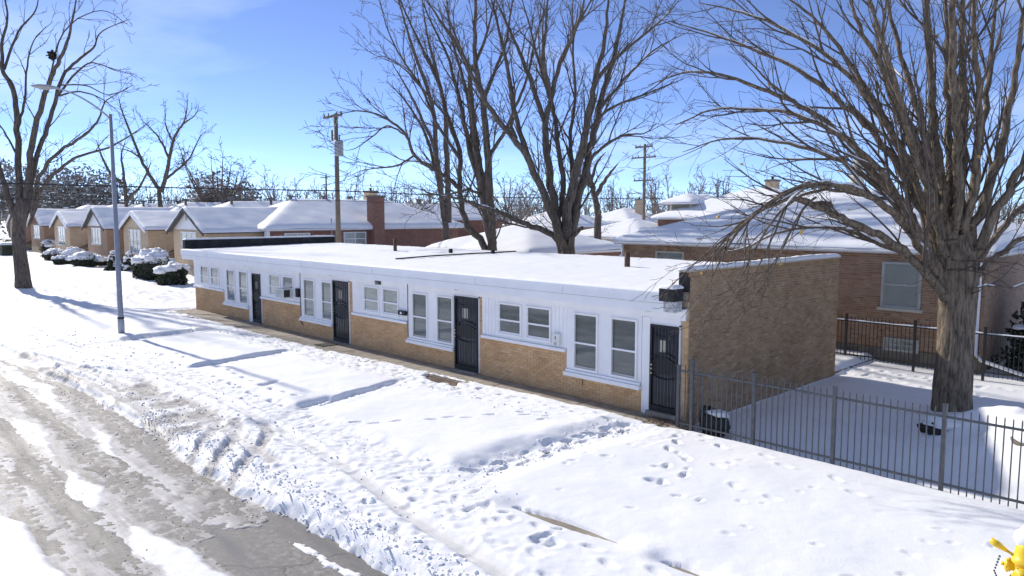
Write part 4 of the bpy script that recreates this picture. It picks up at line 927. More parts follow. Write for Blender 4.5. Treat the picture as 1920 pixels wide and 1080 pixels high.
# white vinyl yard fence
vf = thing('vinyl_fence', 'white panel yard fence in front of the garage with brown doors', 'fence', (-24, 26, 0))
xa, xb = on_y(1070, 480, 25.6).x, on_y(1166, 480, 25.6).x; n = 4
for k in range(n):
    a, b = xa + (xb - xa) * k / n, xa + (xb - xa) * (k + 1) / n
    MB().box(a + .06, b - .06, 25.58, 25.62, 0, 1.62).build('panel', M['white'], vf)
for k in range(n + 1):
    a = xa + (xb - xa) * k / n; p = MB().box(a - .06, a + .06, 25.54, 25.66, -.2, 1.75).build('post', M['white_trim'], vf)
    MB().blob((a, 25.6, 1.78), .13, .13, .12, k).build('snow_cap', M['snow'], p, True)

# ------------------------------------------------------------------ iron fences
def iron_fence(label, x_posts, y, ztop, zbot, m, base, pick=.0085, sp=.113, post=.032, snowrail=False, heights=None):
    t = thing('iron_fence', label, 'fence', (x_posts[0], y, base))
    pm = None
    for i, x in enumerate(x_posts):
        zt = (heights or {}).get(i, ztop + .06)
        MB().box(x - post, x + post, y - post, y + post, base - .25, zt).build('post', M[m], t)
        MB().box(x - post - .008, x + post + .008, y - post - .008, y + post + .008, zt + .001, zt + .022).build('post_cap', M[m], t)
    for i in range(len(x_posts) - 1):
        a, b = x_posts[i] + post, x_posts[i + 1] - post
        for zz in (ztop - .13, zbot + .12):
            r = MB().box(a, b, y - .016, y + .016, zz - .018, zz + .018).build('rail', M[m], t)
            if snowrail and zz > 1: capsnow('rail_snow', r, a, b, y - .018, y + .018, zz + .0185, .03, i + 200, .03, edge=.02)
        n = max(1, int(round((b - a) / sp)))
        for k in range(1, n):
            x = a + (b - a) * k / n
            if pm is None:
                pm = bpy.data.meshes.new('picket'); q = MB().box(-pick, pick, -pick, pick, 0, ztop - zbot); q.add([(-pick, -pick, ztop - zbot), (pick, -pick, ztop - zbot), (pick, pick, ztop - zbot), (-pick, pick, ztop - zbot), (0, 0, ztop - zbot + .03)], [(0, 1, 4), (1, 2, 4), (2, 3, 4), (3, 0, 4)])
                pm.from_pydata(q.v, [], q.f); pm.materials.append(M[m])
            o = link(bpy.data.objects.new('picket', pm)); o.parent = t; o.location = Vector((x, y, zbot)) - org(t)
    return t
iron_fence('grey iron picket fence in front of the shaded side yard', [.17, .50, 1.90, 3.47, 5.26, 7.05, 8.8], -.45, 1.34, -.04, 'grey_iron', 0, heights={0: 1.30, 1: 1.47})
iron_fence('dark iron fence along the brick house, snow lying on its rail', [-3.4, -1.5, -.55, 1.46, 3.27, 5.15, 7.0], 10.0, 1.30, -.02, 'dark_iron', -.1, snowrail=True)

# ------------------------------------------------------------------ street light, utility poles, wires
lx, ly = -21.27, -5.1
sl_ = thing('street_light', 'tall grey street light pole with curved arm on the snowy parkway', 'street light', (lx, ly, 0))
MB().lathe([(.115, -.1), (.115, .55), (.108, .56), (.10, .57), (.062, 8.15)], (lx, ly, 0), 16).build('pole', M['galv'], sl_, True)
MB().lathe([(.122, .60), (.124, .66), (.118, .67)], (lx, ly, 0), 16).build('band', M['rubber'], sl_, True)
tip = on_x(95, 164, lx); pts = []
for k in range(13):
    t = k / 12; pts.append((lx, ly - t * (ly - tip.y), 7.98 + (tip.z - 7.98) * (1 - (1 - t) ** 1.9)))
MB().tube(pts, [.036 - .012 * k / 12 for k in range(13)], 8).build('arm', M['galv'], sl_, True)
hd_ = MB(); c = Vector(pts[-1]); n = 9
prof = [(0, .03), (.12, .09), (.35, .14), (.62, .13), (.80, .06), (.86, .0)]
hd_.tube([(lx, c.y + .25 - q * 1.0, c.z + .01 - q * .02) for q, r in prof], [max(.01, r * .62) for q, r in prof], 10); hd_.build('lamp_head', M['grey_board'], sl_, True)
MB().blob((lx, c.y - .22, c.z - .06), .06, .18, .05, 3, 0).build('lens', M['grey_board'], sl_, True)
ux = -29.85
def utility(label, y, top, arms, transformer=False):
    t = thing('utility_pole', label, 'utility pole', (ux, y, 0))
    MB().tube([(ux, y, -.2), (ux, y, top)], [.17, .115], 10).build('pole', M['pole_wood'], t, True)
    for (z, hl, off) in arms:
        a = MB().box(ux - hl + off, ux + hl + off, y - .20, y - .10, z - .06, z + .06).build('crossarm', M['pole_wood'], t)
        for q in (-.92, -.45, .45, .92):
            MB().lathe([(.02, .06), (.05, .10), (.03, .14), (.05, .18), (.02, .22)], (ux + off + q * hl, y - .15, z), 8).build('insulator', M['conc_dark'], a, True)
        MB().tube([(ux + .6 * hl, y - .15, z - .05), (ux, y - .12, z - .7)], .02, 5).build('brace', M['galv'], a)
    if transformer:
        MB().lathe([(.0, 0), (.24, .0), (.26, .06), (.26, .82), (.22, .9), (.0, .92)], (ux + .42, y - .1, 7.85), 14).build('transformer', M['galv'], t, True)
        MB().box(ux + .1, ux + .2, y - .16, y - .04, 7.9, 8.7).build('bracket', M['grey_iron'], t)
        for q in (-.1, .1): MB().lathe([(.03, 0), (.05, .08), (.03, .16), (.04, .3)], (ux + .42 + q, y - .1, 8.76), 8).build('bushing', M['conc_dark'], t, True)
        MB().box(ux - .38, ux - .30, y - .1, y - .02, 8.8, 9.4).build('fuse_cutout', M['conc_dark'], t); MB().tube([(ux, y, 9.0), (ux - .34, y - .06, 9.1)], .02, 5).build('bracket', M['grey_iron'], t)
    return t
utility('tall wooden utility pole with grey transformer beyond the flat roof', 9.4, 10.3, ((10.15, 1.0, -.1),), True)
utility('wooden utility pole with two upper crossarms right of the yard trees', 39.4, 10.5, ((10.25, .9, 0), (9.35, 1.25, 0), (7.4, 1.0, 0)))
t3 = Vector(pix(613, 405, 112)); uxs = ux; ux = t3.x
utility('small far utility pole beyond the nearest bungalow roof', t3.y, 10.4, ((10.0, 1.3, 0),)); ux = uxs
def cable(label, pts_, r, sag):
    m = MB(); q = []
    for (a, b) in zip(pts_, pts_[1:]):
        for k in range(16): t = k / 16; q.append((a[0] + (b[0] - a[0]) * t, a[1] + (b[1] - a[1]) * t, a[2] + (b[2] - a[2]) * t - sag * 4 * t * (1 - t)))
    q.append(pts_[-1]); m.tube(q, r, 5); o = m.build('wire', M['wire'], None, loc=pts_[1] if len(pts_) > 2 else pts_[0]); tag(o, label, 'wire', 'wires along the alley')
cable('thick black cable along the alley, uppermost of the three crossing at roof height', [(ux + .2, -30, 6.2), (ux + .2, 9.4, 5.87), (ux + .2, 39.4, 5.9), (ux + .2, 75, 5.9)], .030, .18)
cable('thin cable just below the thick cable along the alley', [(ux + .2, -30, 5.4), (ux + .2, 9.4, 5.3), (ux + .2, 39.4, 5.4), (ux + .2, 75, 5.4)], .013, .2)
cable('thin service wire from the transformer pole past the yard trees', [(ux + .2, 9.4, 6.3), (ux + .2, 39.4, 6.3)], .012, .35)

# ------------------------------------------------------------------ small things on the ground
hx, hy = 7.2, -4.22
hz = snow_z(hx, hy) - .25
hb = thing('fire_hydrant', 'yellow fire hydrant with chain, half buried in snow at the corner', 'hydrant', (hx, hy, hz))
MB().lathe([(.17, 0), (.17, .05), (.12, .07), (.115, .50), (.15, .52), (.15, .57), (.13, .58), (.125, .66), (.09, .75), (.04, .79), (.035, .86), (0, .86)], (hx, hy, hz), 24).build('barrel', M['yellow'], hb, True)
for (a, z, r, l) in ((R(178), .44, .060, .20), (R(-2), .44, .060, .20), (R(-92), .42, .078, .21)):
    dx, dy = math.cos(a), math.sin(a)
    p = [(hx + dx * q, hy + dy * q, hz + z) for q in (.08, l - .05, l - .049, l, l + .001, l + .045)]
    nzl = MB().tube(p, [r * .85, r * .85, r * 1.2, r * 1.2, r * .45, r * .4], 12).build('nozzle', M['yellow'], hb, True)
    for k in range(6):
        q = k * math.pi / 3; t1, t2 = -dy, dx; cx, cy = hx + dx * (l - .02), hy + dy * (l - .02)
        MB().blob((cx + t1 * r * 1.2 * math.cos(q), cy + t2 * r * 1.2 * math.cos(q), hz + z + r * 1.2 * math.sin(q)), .014, .014, .014, k, 0, 6, 4).build('lug', M['yellow'], nzl, True)
ch = MB()
cps = [(hx - .26, hy - .02, hz + .52), (hx - .30, hy - .03, hz + .34), (hx - .24, hy - .05, hz + .22), (hx - .16, hy - .06, hz + .26), (hx - .13, hy - .05, hz + .38)]
for (a, b) in zip(cps, cps[1:]):
    for k in range(5): t = k / 5; ch.blob([a[i] + (b[i] - a[i]) * t for i in range(3)], .013, .010, .016, k, 0, 6, 4)
ch.build('chain', M['grey_iron'], hb)
hn = MB().tube([(hx - .36, hy - .01, hz + .68), (hx - .30, hy - .01, hz + .65), (hx - .20, hy, hz + .60)], [.035, .045, .02], 8).build('valve_cap', M['yellow'], hb, True)
MB().tube([(hx - .20, hy, hz + .60), (hx - .08, hy, hz + .55)], .016, 6).build('cap_bar', M['yellow'], hb, True)
MB().blob((hx + .02, hy + .05, hz + .79), .17, .16, .15, 4, .1, 14, 10).build('snow_cap', M['snow'], hb, True)
bx_, by_ = .86, -.12; bz = -.15
bag = thing('garbage_bag', 'bulging black garbage bag dusted with snow behind the fence end', 'bag', (bx_, by_, bz))
MB().blob((bx_, by_, bz + .24), .30, .26, .30, 11, .10, 22, 16, -.8, 4).build('bag', M['bag'], bag, True)
MB().blob((bx_ - .22, by_ + .1, bz + .32), .20, .17, .27, 13, .12, 18, 12, -1, 4).build('bag_neck', M['bag'], bag, True)
MB().blob((bx_ + .08, by_ + .0, bz + .50), .21, .17, .07, 12, .25, 16, 8, -.5, 4).build('snow_cap', M['snow'], bag, True)
for (x, y, r, h, lab) in ((4.20, 3.02, .34, .36, 'dark rock poking out of the snow drift before the big tree'), (6.1, 3.35, .30, .48, 'dark rock at the right edge on the snow drift')):
    z = snow_z(x, y) - .10; o = MB().blob((x, y, z + .0), r, r * .8, h * .6, int(x * 10), .22, 16, 12, -1, 2.5).build('rock', simple('rock_dark%d' % int(x * 10), (.035, .033, .03), .85, .4, 8, bmp=.02), None, True, loc=(x, y, z)); tag(o, lab, 'rock', 'rocks by the big tree')
    s = MB().blob((x + .03, y + .05, z + h * .46), r * 1.05, r * .98, h * .34, int(x * 7), .2, 16, 10, -.6, 2.2).build('snow_cap', M['snow'], o, True)
px_ = Vector(on_z(1918, 868, -.12)); pt = thing('planter', 'weathered round planter pot under snow at the right edge', 'planter', (px_.x, px_.y, -.15))
MB().lathe([(.22, -.1), (.30, .1), (.36, .35), (.37, .50), (.32, .50), (.31, .44), (.0, .42)], (px_.x + .15, px_.y, -.15), 20).build('pot', M['conc_dark'], pt, True)
MB().blob((px_.x + .15, px_.y, .36), .35, .35, .20, 3, .1, 16, 10, -.3).build('snow_cap', M['snow'], pt, True)

# ------------------------------------------------------------------ trees
def norm(a): return a / np.maximum(np.linalg.norm(a, axis=-1, keepdims=True), 1e-9)
def tubes(items, sides_of):
    """items: list of (pts (P,3), radii (P)) -> one vertex and face array"""
    groups = {}
    for p, r in items: groups.setdefault((len(p), sides_of(r[0])), []).append((p, r))
    VV, FF, base = [], [], 0
    for (P, S), lst in groups.items():
        A = np.array([q[0] for q in lst], dtype=float); Rr = np.array([q[1] for q in lst], dtype=float); N = len(lst)
        t = np.empty_like(A); t[:, 1:-1] = A[:, 2:] - A[:, :-2]; t[:, 0] = A[:, 1] - A[:, 0]; t[:, -1] = A[:, -1] - A[:, -2]; t = norm(t)
        mt = norm(A[:, -1] - A[:, 0]); ref = np.where(np.abs(mt[:, 2:3]) < .75, np.array([[0, 0, 1.]]), np.array([[.8, .6, 0.]]))[:, None, :]
        a = norm(np.cross(t, np.broadcast_to(ref, t.shape))); b = np.cross(t, a)
        ang = np.arange(S) * 2 * math.pi / S
        v = A[:, :, None, :] + Rr[:, :, None, None] * (np.cos(ang)[None, None, :, None] * a[:, :, None, :] + np.sin(ang)[None, None, :, None] * b[:, :, None, :])
        VV.append(v.reshape(-1, 3))
        n_, i_, k_ = np.meshgrid(np.arange(N), np.arange(P - 1), np.arange(S), indexing='ij'); k2 = (k_ + 1) % S
        o = base + n_ * P * S
        FF.append(np.stack([o + i_ * S + k_, o + i_ * S + k2, o + (i_ + 1) * S + k2, o + (i_ + 1) * S + k_], -1).reshape(-1, 4)); base += N * P * S
    return np.concatenate(VV), np.concatenate(FF)
def sides_of(r): return 12 if r > .14 else (8 if r > .06 else (5 if r > .02 else (4 if r > .009 else 3)))
def spline(pts, n):
    p = np.array(pts, dtype=float); p = np.concatenate([[2 * p[0] - p[1]], p, [2 * p[-1] - p[-2]]]); m = len(p) - 3; out = []
    for q in np.linspace(0, m, n):
        i = min(int(q), m - 1); t = q - i; a, b, c, d = p[i:i + 4]
        out.append(.5 * (2 * b + (c - a) * t + (2 * a - 5 * b + 4 * c - d) * t * t + (3 * b - a - 3 * c + d) * t ** 3))
    return np.array(out)
class Tree:
    def __init__(s, seed): s.r = random.Random(seed); s.main = []; s.sub = []; s.seed = seed
    def limb(s, pts, r0, r1, n=None, jit=.35):
        p = spline(pts, n or max(8, 4 * len(pts))); k = len(p)
        rr = np.linspace(0, 1, k); rad = r0 * (1 - rr) ** .85 + r1
        for i in range(1, k): p[i] += np.array([s.r.gauss(0, 1) for _ in range(3)]) * rad[i] * jit
        s.main.append((p, rad)); return p, rad
    def grow(s, p, rad, specs, lv=0):
        """children along a limb; specs[lv] = (per metre, len min, len max, angle min, angle max, upward pull, wander, segments, t min)"""
        if lv >= len(specs): return
        pm, l0, l1, a0, a1, trop, wan, ns, tmin = specs[lv]; R_ = s.r
        seg = np.linalg.norm(np.diff(p, axis=0), axis=1); L_ = seg.sum(); cum = np.concatenate([[0], np.cumsum(seg)])
        n = pm * L_ * (1 - tmin); n = int(n) + (R_.random() < n - int(n))
        az = R_.uniform(0, 6.28)
        for k in range(n):
            t = tmin + (1 - tmin) * (k + R_.random()) / n; q = t * L_; i = min(len(seg) - 1, int(np.searchsorted(cum, q) - 1)); i = max(0, i)
            f = (q - cum[i]) / max(seg[i], 1e-6); o = p[i] + (p[i + 1] - p[i]) * f; d = (p[i + 1] - p[i]) / max(seg[i], 1e-6)
            pr = rad[i] + (rad[i + 1] - rad[i]) * f
            az += 2.4 + R_.uniform(-.6, .6); an = R_.uniform(a0, a1)
            h = np.cross(d, (0, 0, 1.) if abs(d[2]) < .95 else (1., 0, 0)); h /= np.linalg.norm(h); g = np.cross(d, h)
            dr = d * math.cos(an) + (h * math.cos(az) + g * math.sin(az)) * math.sin(an)
            ln = R_.uniform(l0, l1) * (1.15 - .6 * t); r0 = min(pr * .66, .006 + ln * .0125)
            pts = [o]; st = ln / ns; c = o; x, y, z = dr
            for m_ in range(ns):
                x += R_.gauss(0, wan); y += R_.gauss(0, wan); z += R_.gauss(0, wan) + trop; v = math.sqrt(x * x + y * y + z * z); x /= v; y /= v; z /= v
                c = (c[0] + x * st, c[1] + y * st, c[2] + z * st); pts.append(c)
            pp = np.array(pts, dtype=float); rr = np.array([max(.0034, r0 * (1 - .82 * m_ / ns)) for m_ in range(ns + 1)])
            s.sub.append((pp, rr)); s.grow(pp, rr, specs, lv + 1)
    def snow(s, frac=.5, rmin=.03, tz=.8):
        out = []
        for p, r in s.main + [q for q in s.sub if q[1][0] > rmin]:
            t = norm(np.gradient(p, axis=0)); run = []
            def flush():
                if len(run) >= 3 and s.r.random() < frac:
                    a = s.r.randint(0, len(run) // 3); ii = run[a:]
                    if len(ii) >= 3:
                        q = p[ii].copy(); rr = r[ii].copy(); q[:, 2] += rr * .62; w = np.minimum(1, np.minimum(np.arange(len(ii)), np.arange(len(ii))[::-1]) * .8 + .15)
                        out.append((q, rr * .72 * w + .004))
            for i in range(len(p)):
                if abs(t[i][2]) < tz and r[i] > rmin * .6 and s.r.random() < .9: run.append(i)
                else: flush(); run = []
            flush()
        return out
    def build(s, root, bark, twig, snow_frac=.5, rmin=.03, tmin=0.0):
        if s.main: V, F = tubes(s.main, sides_of); npmesh('trunk', V, F, M[bark], root)
        if s.sub: V, F = tubes([(p, np.maximum(r, tmin)) for p, r in s.sub], sides_of); npmesh('crown', V, F, M[twig], root)
        if snow_frac:
            sn = s.snow(snow_frac, rmin)
            if sn: V, F = tubes(sn, lambda r: 6); npmesh('branch_snow', V, F, M['snow'], root)['kind'] = 'stuff'
def path(pts, d0, d1=None):
    d1 = d0 if d1 is None else d1; n = len(pts) - 1; return [pix(x, y, d0 + (d1 - d0) * (i / n) ** .9) for i, (x, y) in enumerate(pts)]
def bole(root, pts, rad, seed, bark, sides=40, rings=70, rough=.05):
    c = spline(pts, rings); rr = np.interp(np.linspace(0, 1, rings), np.linspace(0, 1, len(rad)), rad); a = np.arange(sides) * 2 * math.pi / sides
    A, I = np.meshgrid(a, np.arange(rings)); z = c[:, 2][:, None] + 0 * A
    per = np.cos(A) * 2.2, np.sin(A) * 2.2
    rg = np.abs(fbm(per[0] * 2.6 + z * .35, per[1] * 2.6 + z * .5, seed, 4)); fl = fbm(per[0] * .6 + 5, per[1] * .6 + z * .4, seed + 3, 2)
    q = rr[:, None] * (1 + rough * (1 - 2.2 * rg) + .09 * fl)
    V = np.stack([c[:, 0][:, None] + q * np.cos(A), c[:, 1][:, None] + q * np.sin(A), z], -1).reshape(-1, 3)
    id_ = np.arange(rings * sides).reshape(rings, sides); F = np.stack([id_[:-1], np.roll(id_, -1, 1)[:-1], np.roll(id_, -1, 1)[1:], id_[1:]], -1).reshape(-1, 4)
    return npmesh('trunk', V, F, M[bark], root)

# --- the big tree in the right-hand yard
D0 = 17.35
b0 = Vector(pix(1787, 772, D0))
rt = thing('yard_tree', 'big bare spreading tree with furrowed grey trunk inside the iron fence', 'tree', (b0.x, b0.y, -.2))
T_ = Tree(21)
bole(rt, [(b0.x, b0.y, -.45), pix(1786, 745, D0), pix(1789, 680, D0), pix(1793, 610, D0), pix(1795, 545, D0), pix(1792, 490, D0), pix(1790, 440, D0)], [.45, .385, .365, .36, .39, .43, .31], 5, 'bark_grey', 56, 110, .065)
LIMBS = [
 ([(1772, 560), (1725, 500), (1665, 452), (1600, 420), (1545, 392), (1490, 372), (1430, 392), (1372, 438), (1318, 500)], -2.6, .19, .012),
 ([(1770, 540), (1728, 470), (1690, 415), (1640, 372), (1585, 350), (1520, 345), (1455, 372), (1400, 415), (1360, 470), (1330, 530)], -3.0, .17, .012),
 ([(1768, 530), (1735, 455), (1690, 385), (1640, 325), (1595, 270), (1545, 225), (1490, 192), (1425, 165), (1360, 142), (1290, 135), (1215, 160)], -1.0, .17, .012),
 ([(1770, 520), (1742, 435), (1700, 345), (1655, 272), (1605, 215), (1552, 170), (1480, 122), (1400, 88), (1330, 62), (1255, 40)], .6, .17, .012),
 ([(1772, 510), (1752, 425), (1712, 330), (1672, 250), (1628, 175), (1585, 105), (1540, 50), (1490, 5), (1430, -30)], 1.6, .17, .015),
 ([(1775, 500), (1755, 400), (1722, 290), (1688, 195), (1645, 110), (1608, 40), (1580, -40)], -1.2, .17, .03),
 ([(1778, 490), (1758, 370), (1728, 240), (1698, 130), (1670, 30), (1650, -60)], .9, .17, .03),
 ([(1780, 480), (1770, 350), (1752, 220), (1742, 100), (1736, 0), (1730, -90)], -.8, .18, .04),
 ([(1786, 470), (1784, 340), (1778, 210), (1775, 90), (1770, -60)], 1.0, .18, .04),
 ([(1792, 470), (1800, 340), (1806, 200), (1803, 80), (1812, -60)], -.4, .19, .05),
 ([(1800, 480), (1822, 360), (1842, 240), (1858, 120), (1868, -40)], .8, .17, .04),
 ([(1804, 490), (1842, 390), (1874, 290), (1896, 190), (1912, 80), (1930, -40)], -.9, .19, .04),
 ([(1808, 510), (1856, 420), (1900, 340), (1945, 250), (1990, 150), (2030, 40)], -1.4, .20, .03),
 ([(1810, 520), (1860, 450), (1915, 390), (1975, 340), (2050, 300)], .8, .15, .02),
 ([(1812, 540), (1858, 490), (1915, 450), (1985, 425), (2060, 430)], -1.2, .13, .02),
 ([(1815, 545), (1850, 535), (1890, 540), (1935, 527), (1990, 520)], -.8, .06, .012),
 ([(1776, 500), (1748, 445), (1722, 360), (1706, 270), (1676, 200), (1652, 120), (1640, 30), (1622, -40)], 2.2, .13, .02),
 ([(1765, 545), (1715, 488), (1655, 460), (1590, 432), (1520, 425), (1450, 440), (1380, 470), (1300, 470)], 2.4, .13, .012),
 ([(1768, 535), (1720, 440), (1660, 365), (1590, 310), (1520, 280), (1440, 262), (1360, 260), (1280, 285)], 2.0, .14, .012),
 ([(1770, 525), (1732, 450), (1680, 360), (1620, 290), (1560, 245), (1490, 215), (1420, 205), (1340, 205), (1265, 235)], -2.2, .14, .012),
 ([(1772, 515), (1745, 420), (1705, 310), (1660, 230), (1600, 150), (1530, 90), (1450, 45), (1380, 20), (1310, 5)], -1.6, .14, .012),
 ([(1774, 510), (1750, 400), (1715, 280), (1685, 180), (1660, 90), (1630, 0), (1610, -60)], -2.6, .13, .02),
 ([(1640, 372), (1570, 355), (1505, 365), (1452, 410), (1415, 470), (1380, 540), (1352, 590)], -3.2, .07, .008),
 ([(1600, 350), (1540, 345), (1490, 355), (1440, 385), (1390, 425), (1330, 470), (1275, 520), (1240, 552)], -3.4, .07, .008),
 ([(1560, 350), (1515, 352), (1478, 380), (1450, 440), (1418, 505), (1370, 560), (1300, 610)], -3.6, .06, .007),
 ([(1530, 370), (1500, 400), (1470, 460), (1440, 520), (1400, 570), (1342, 605)], -3.7, .05, .007),
 ([(1790, 470), (1796, 300), (1790, 150), (1785, 0), (1780, -80)], -2.4, .16, .05),
 ([(1798, 480), (1830, 330), (1835, 180), (1826, 60), (1830, -60)], -2.0, .14, .04),
]
SP = [(1.5, 1.2, 3.4, .18, .6, .03, .07, 9, .12), (2.6, .5, 1.5, .3, .8, .02, .11, 6, .12), (3.4, .2, .55, .35, .9, .02, .15, 3, .15)]
SPd = [(2.4, .5, 1.5, .2, .6, -.04, .10, 7, .12), (3.4, .25, .6, .35, .9, -.02, .15, 4, .15), (3, .1, .25, .4, .9, 0, .15, 2, .2)]
for i, (pp, dd, r0, r1) in enumerate(LIMBS):
    d_s = D0 - .1 if r0 > .08 else D0 + dd * .72
    p, r = T_.limb(path(pp, d_s, D0 + dd), r0 * (.56 if r0 > .08 else .45), r1 * .7, jit=.3); T_.grow(p, r, SPd if 22 <= i <= 25 else SP)
for k in range(18):       # water shoots round the fork
    a = T_.r.uniform(0, 6.28); o = np.array(pix(1790 + T_.r.uniform(-40, 40), T_.r.uniform(430, 560), D0 - .3)); q = [o]
    dx, dy, dz = math.cos(a), math.sin(a), T_.r.uniform(-.2, .6)
    for m_ in range(6): dx += T_.r.gauss(0, .25); dy += T_.r.gauss(0, .25); dz += T_.r.gauss(0, .25); q.append(q[-1] + np.array([dx, dy, dz]) * .22)
    T_.sub.append((np.array(q), np.linspace(.016, .004, 7))); T_.grow(np.array(q), np.linspace(.014, .004, 7), [(3, .3, .8, .4, 1.0, .02, .2, 4, .2)])
T_.build(rt, 'bark_grey', 'twig', .55, .028, .0048)
tips = [p[-1] for p, r in T_.sub if len(p) <= 4]; T_.r.shuffle(tips); nl = 0
for p in tips:
    d = Vector(p) - CAM; f = Vector((-math.sin(YAW), math.cos(YAW), 0)); x = d.dot(Vector((math.cos(YAW), math.sin(YAW), 0))) / d.dot(f)
    if x > .24 and p[2] < 10 and nl < 60:
        o = link(bpy.data.objects.new('leaf', lm)); o.parent = rt; o.location = Vector(p) - org(rt); o.rotation_euler = [T_.r.uniform(0, 6.3) for _ in range(3)]; s = T_.r.uniform(.7, 1.5); o.scale = (s, s, s); nl += 1

# --- the two yard trees behind the flat roof
def zz(l): return [(560 + x / 2.1597, y / 2.1597) for x, y in l]
SP2 = [(1.5, 1.4, 4.2, .2, .65, .05, .09, 8, .15), (2.0, .6, 1.7, .3, .85, .02, .13, 5, .1), (2.6, .25, .65, .4, .9, .02, .18, 3, .12)]
DA = 38.1; ba = Vector(pix(912, 568, DA)); ta = thing('yard_tree', 'tall bare dark tree with upright stems and long left limb behind the flat roof', 'tree', (ba.x, ba.y, 0))
TA = Tree(31)
A_L = [
 (zz([(760, 1230), (785, 1050), (760, 880), (742, 750), (722, 600), (702, 450), (690, 300), (640, 180), (570, 80), (505, -20)]), 0, .46, .03),
 (zz([(790, 1050), (775, 850), (762, 600), (742, 400), (712, 230), (716, 60), (720, -60)]), -1.2, .36, .05),
 (zz([(790, 1060), (725, 960), (672, 890), (652, 760), (652, 620), (605, 480), (572, 350), (505, 205), (450, 90), (400, -20)]), 1.2, .30, .03),
 (zz([(650, 760), (590, 710), (530, 675), (470, 628), (430, 540), (372, 492), (310, 460), (222, 450), (120, 475)]), -1.5, .20, .012),
 (zz([(470, 628), (400, 670), (330, 680), (260, 690), (190, 720)]), -1.6, .09, .01),
 (zz([(430, 545), (360, 510), (290, 560), (230, 600), (190, 610)]), -1.8, .08, .01),
 (zz([(740, 760), (700, 640), (670, 500), (640, 350), (600, 220), (540, 100), (490, -20)]), 2.2, .22, .03),
 (zz([(750, 820), (720, 700), (705, 560), (690, 420), (660, 300), (620, 160), (600, 0)]), 1.6, .22, .04),
 (zz([(690, 300), (740, 200), (770, 100), (800, -20)]), -1.5, .14, .03),
 (zz([(650, 640), (560, 500), (500, 360), (420, 240), (360, 120), (330, 10)]), .8, .14, .015),
 (zz([(605, 480), (520, 380), (440, 290), (350, 230), (290, 240)]), -.8, .10, .01),
 (zz([(742, 420), (790, 300), (840, 170), (860, 40), (880, -40)]), 1.8, .16, .03),
 (zz([(745, 800), (690, 770), (600, 790), (540, 785), (500, 765)]), -.9, .12, .015),
 (zz([(760, 640), (820, 560), (880, 430), (930, 300), (960, 150), (1010, 0)]), -2.0, .15, .03),
]
for i, (pp, dd, r0, r1) in enumerate(A_L): p, r = TA.limb(path(pp, DA, DA + dd), r0 * .54, r1 * .8, jit=.22); TA.grow(p, r, SP2)
TA.build(ta, 'bark_dark', 'twig_dark', .5, .05, .0095)
DB = 34.0; bb = Vector(pix(1066, 587, DB)); tb = thing('yard_tree', 'bare dark tree with many thick stems fanning out behind the middle of the roof', 'tree', (bb.x, bb.y, 0))
TB = Tree(37)
B_L = [
 (zz([(1088, 1270), (1082, 1040), (1058, 960), (1010, 830), (935, 650), (850, 540), (765, 420), (700, 300), (640, 160), (590, 20)]), -1.5, .40, .02),
 (zz([(1088, 1100), (1070, 980), (1040, 850), (1010, 650), (1000, 500), (1022, 400), (1060, 250), (1105, 150), (1190, -10)]), 0, .36, .04),
 (zz([(1090, 1100), (1085, 960), (1095, 800), (1150, 600), (1172, 480), (1200, 330), (1240, 150), (1256, -20)]), -1.0, .40, .05),
 (zz([(1095, 1100), (1105, 980), (1142, 780), (1182, 600), (1212, 450), (1262, 280), (1300, 120), (1325, -20)]), 1.0, .38, .05),
 (zz([(1050, 880), (1070, 760), (1052, 600), (1030, 440), (985, 300), (950, 160), (905, 0)]), 1.6, .22, .03),
 (zz([(1165, 660), (1245, 585), (1325, 546), (1400, 540), (1450, 500)]), -1.8, .12, .01),
 (zz([(1180, 520), (1260, 440), (1370, 395), (1480, 350), (1560, 320)]), -1.4, .12, .01),
 (zz([(1070, 1040), (1035, 960), (960, 922), (885, 892), (785, 850), (700, 822), (620, 800), (540, 787)]), -.8, .24, .03),
 (zz([(1080, 1020), (1110, 960), (1148, 920)]), -1.0, .16, .08),
 (zz([(1000, 500), (940, 330), (890, 200), (840, 90), (790, -20)]), 1.4, .18, .03),
 (zz([(940, 660), (880, 480), (850, 300), (820, 160), (790, 40), (770, -40)]), 2.0, .18, .03),
 (zz([(1022, 400), (990, 250), (1000, 120), (1010, -20)]), -1.2, .16, .04),
 (zz([(1200, 330), (1290, 230), (1390, 150), (1490, 60), (1540, 0)]), 1.4, .14, .02),
 (zz([(1212, 450), (1330, 310), (1430, 210), (1530, 150)]), -1.0, .12, .015),
 (zz([(1060, 250), (1130, 100), (1160, -20)]), -1.4, .14, .04),
 (zz([(1090, 960), (1110, 760), (1100, 560), (1120, 380), (1110, 200), (1130, 40)]), 2.4, .18, .03),
 (zz([(880, 560), (860, 500), (872, 440)]), -1.2, .10, .05), (zz([(860, 520), (830, 512)]), -1.2, .05, .02),
]
for i, (pp, dd, r0, r1) in enumerate(B_L): p, r = TB.limb(path(pp, DB, DB + dd), r0 * .56, r1 * .8, jit=.22); TB.grow(p, r, SP2 if i != 8 else [])
TB.build(tb, 'bark_dark', 'twig_dark', .5, .05, .0085)

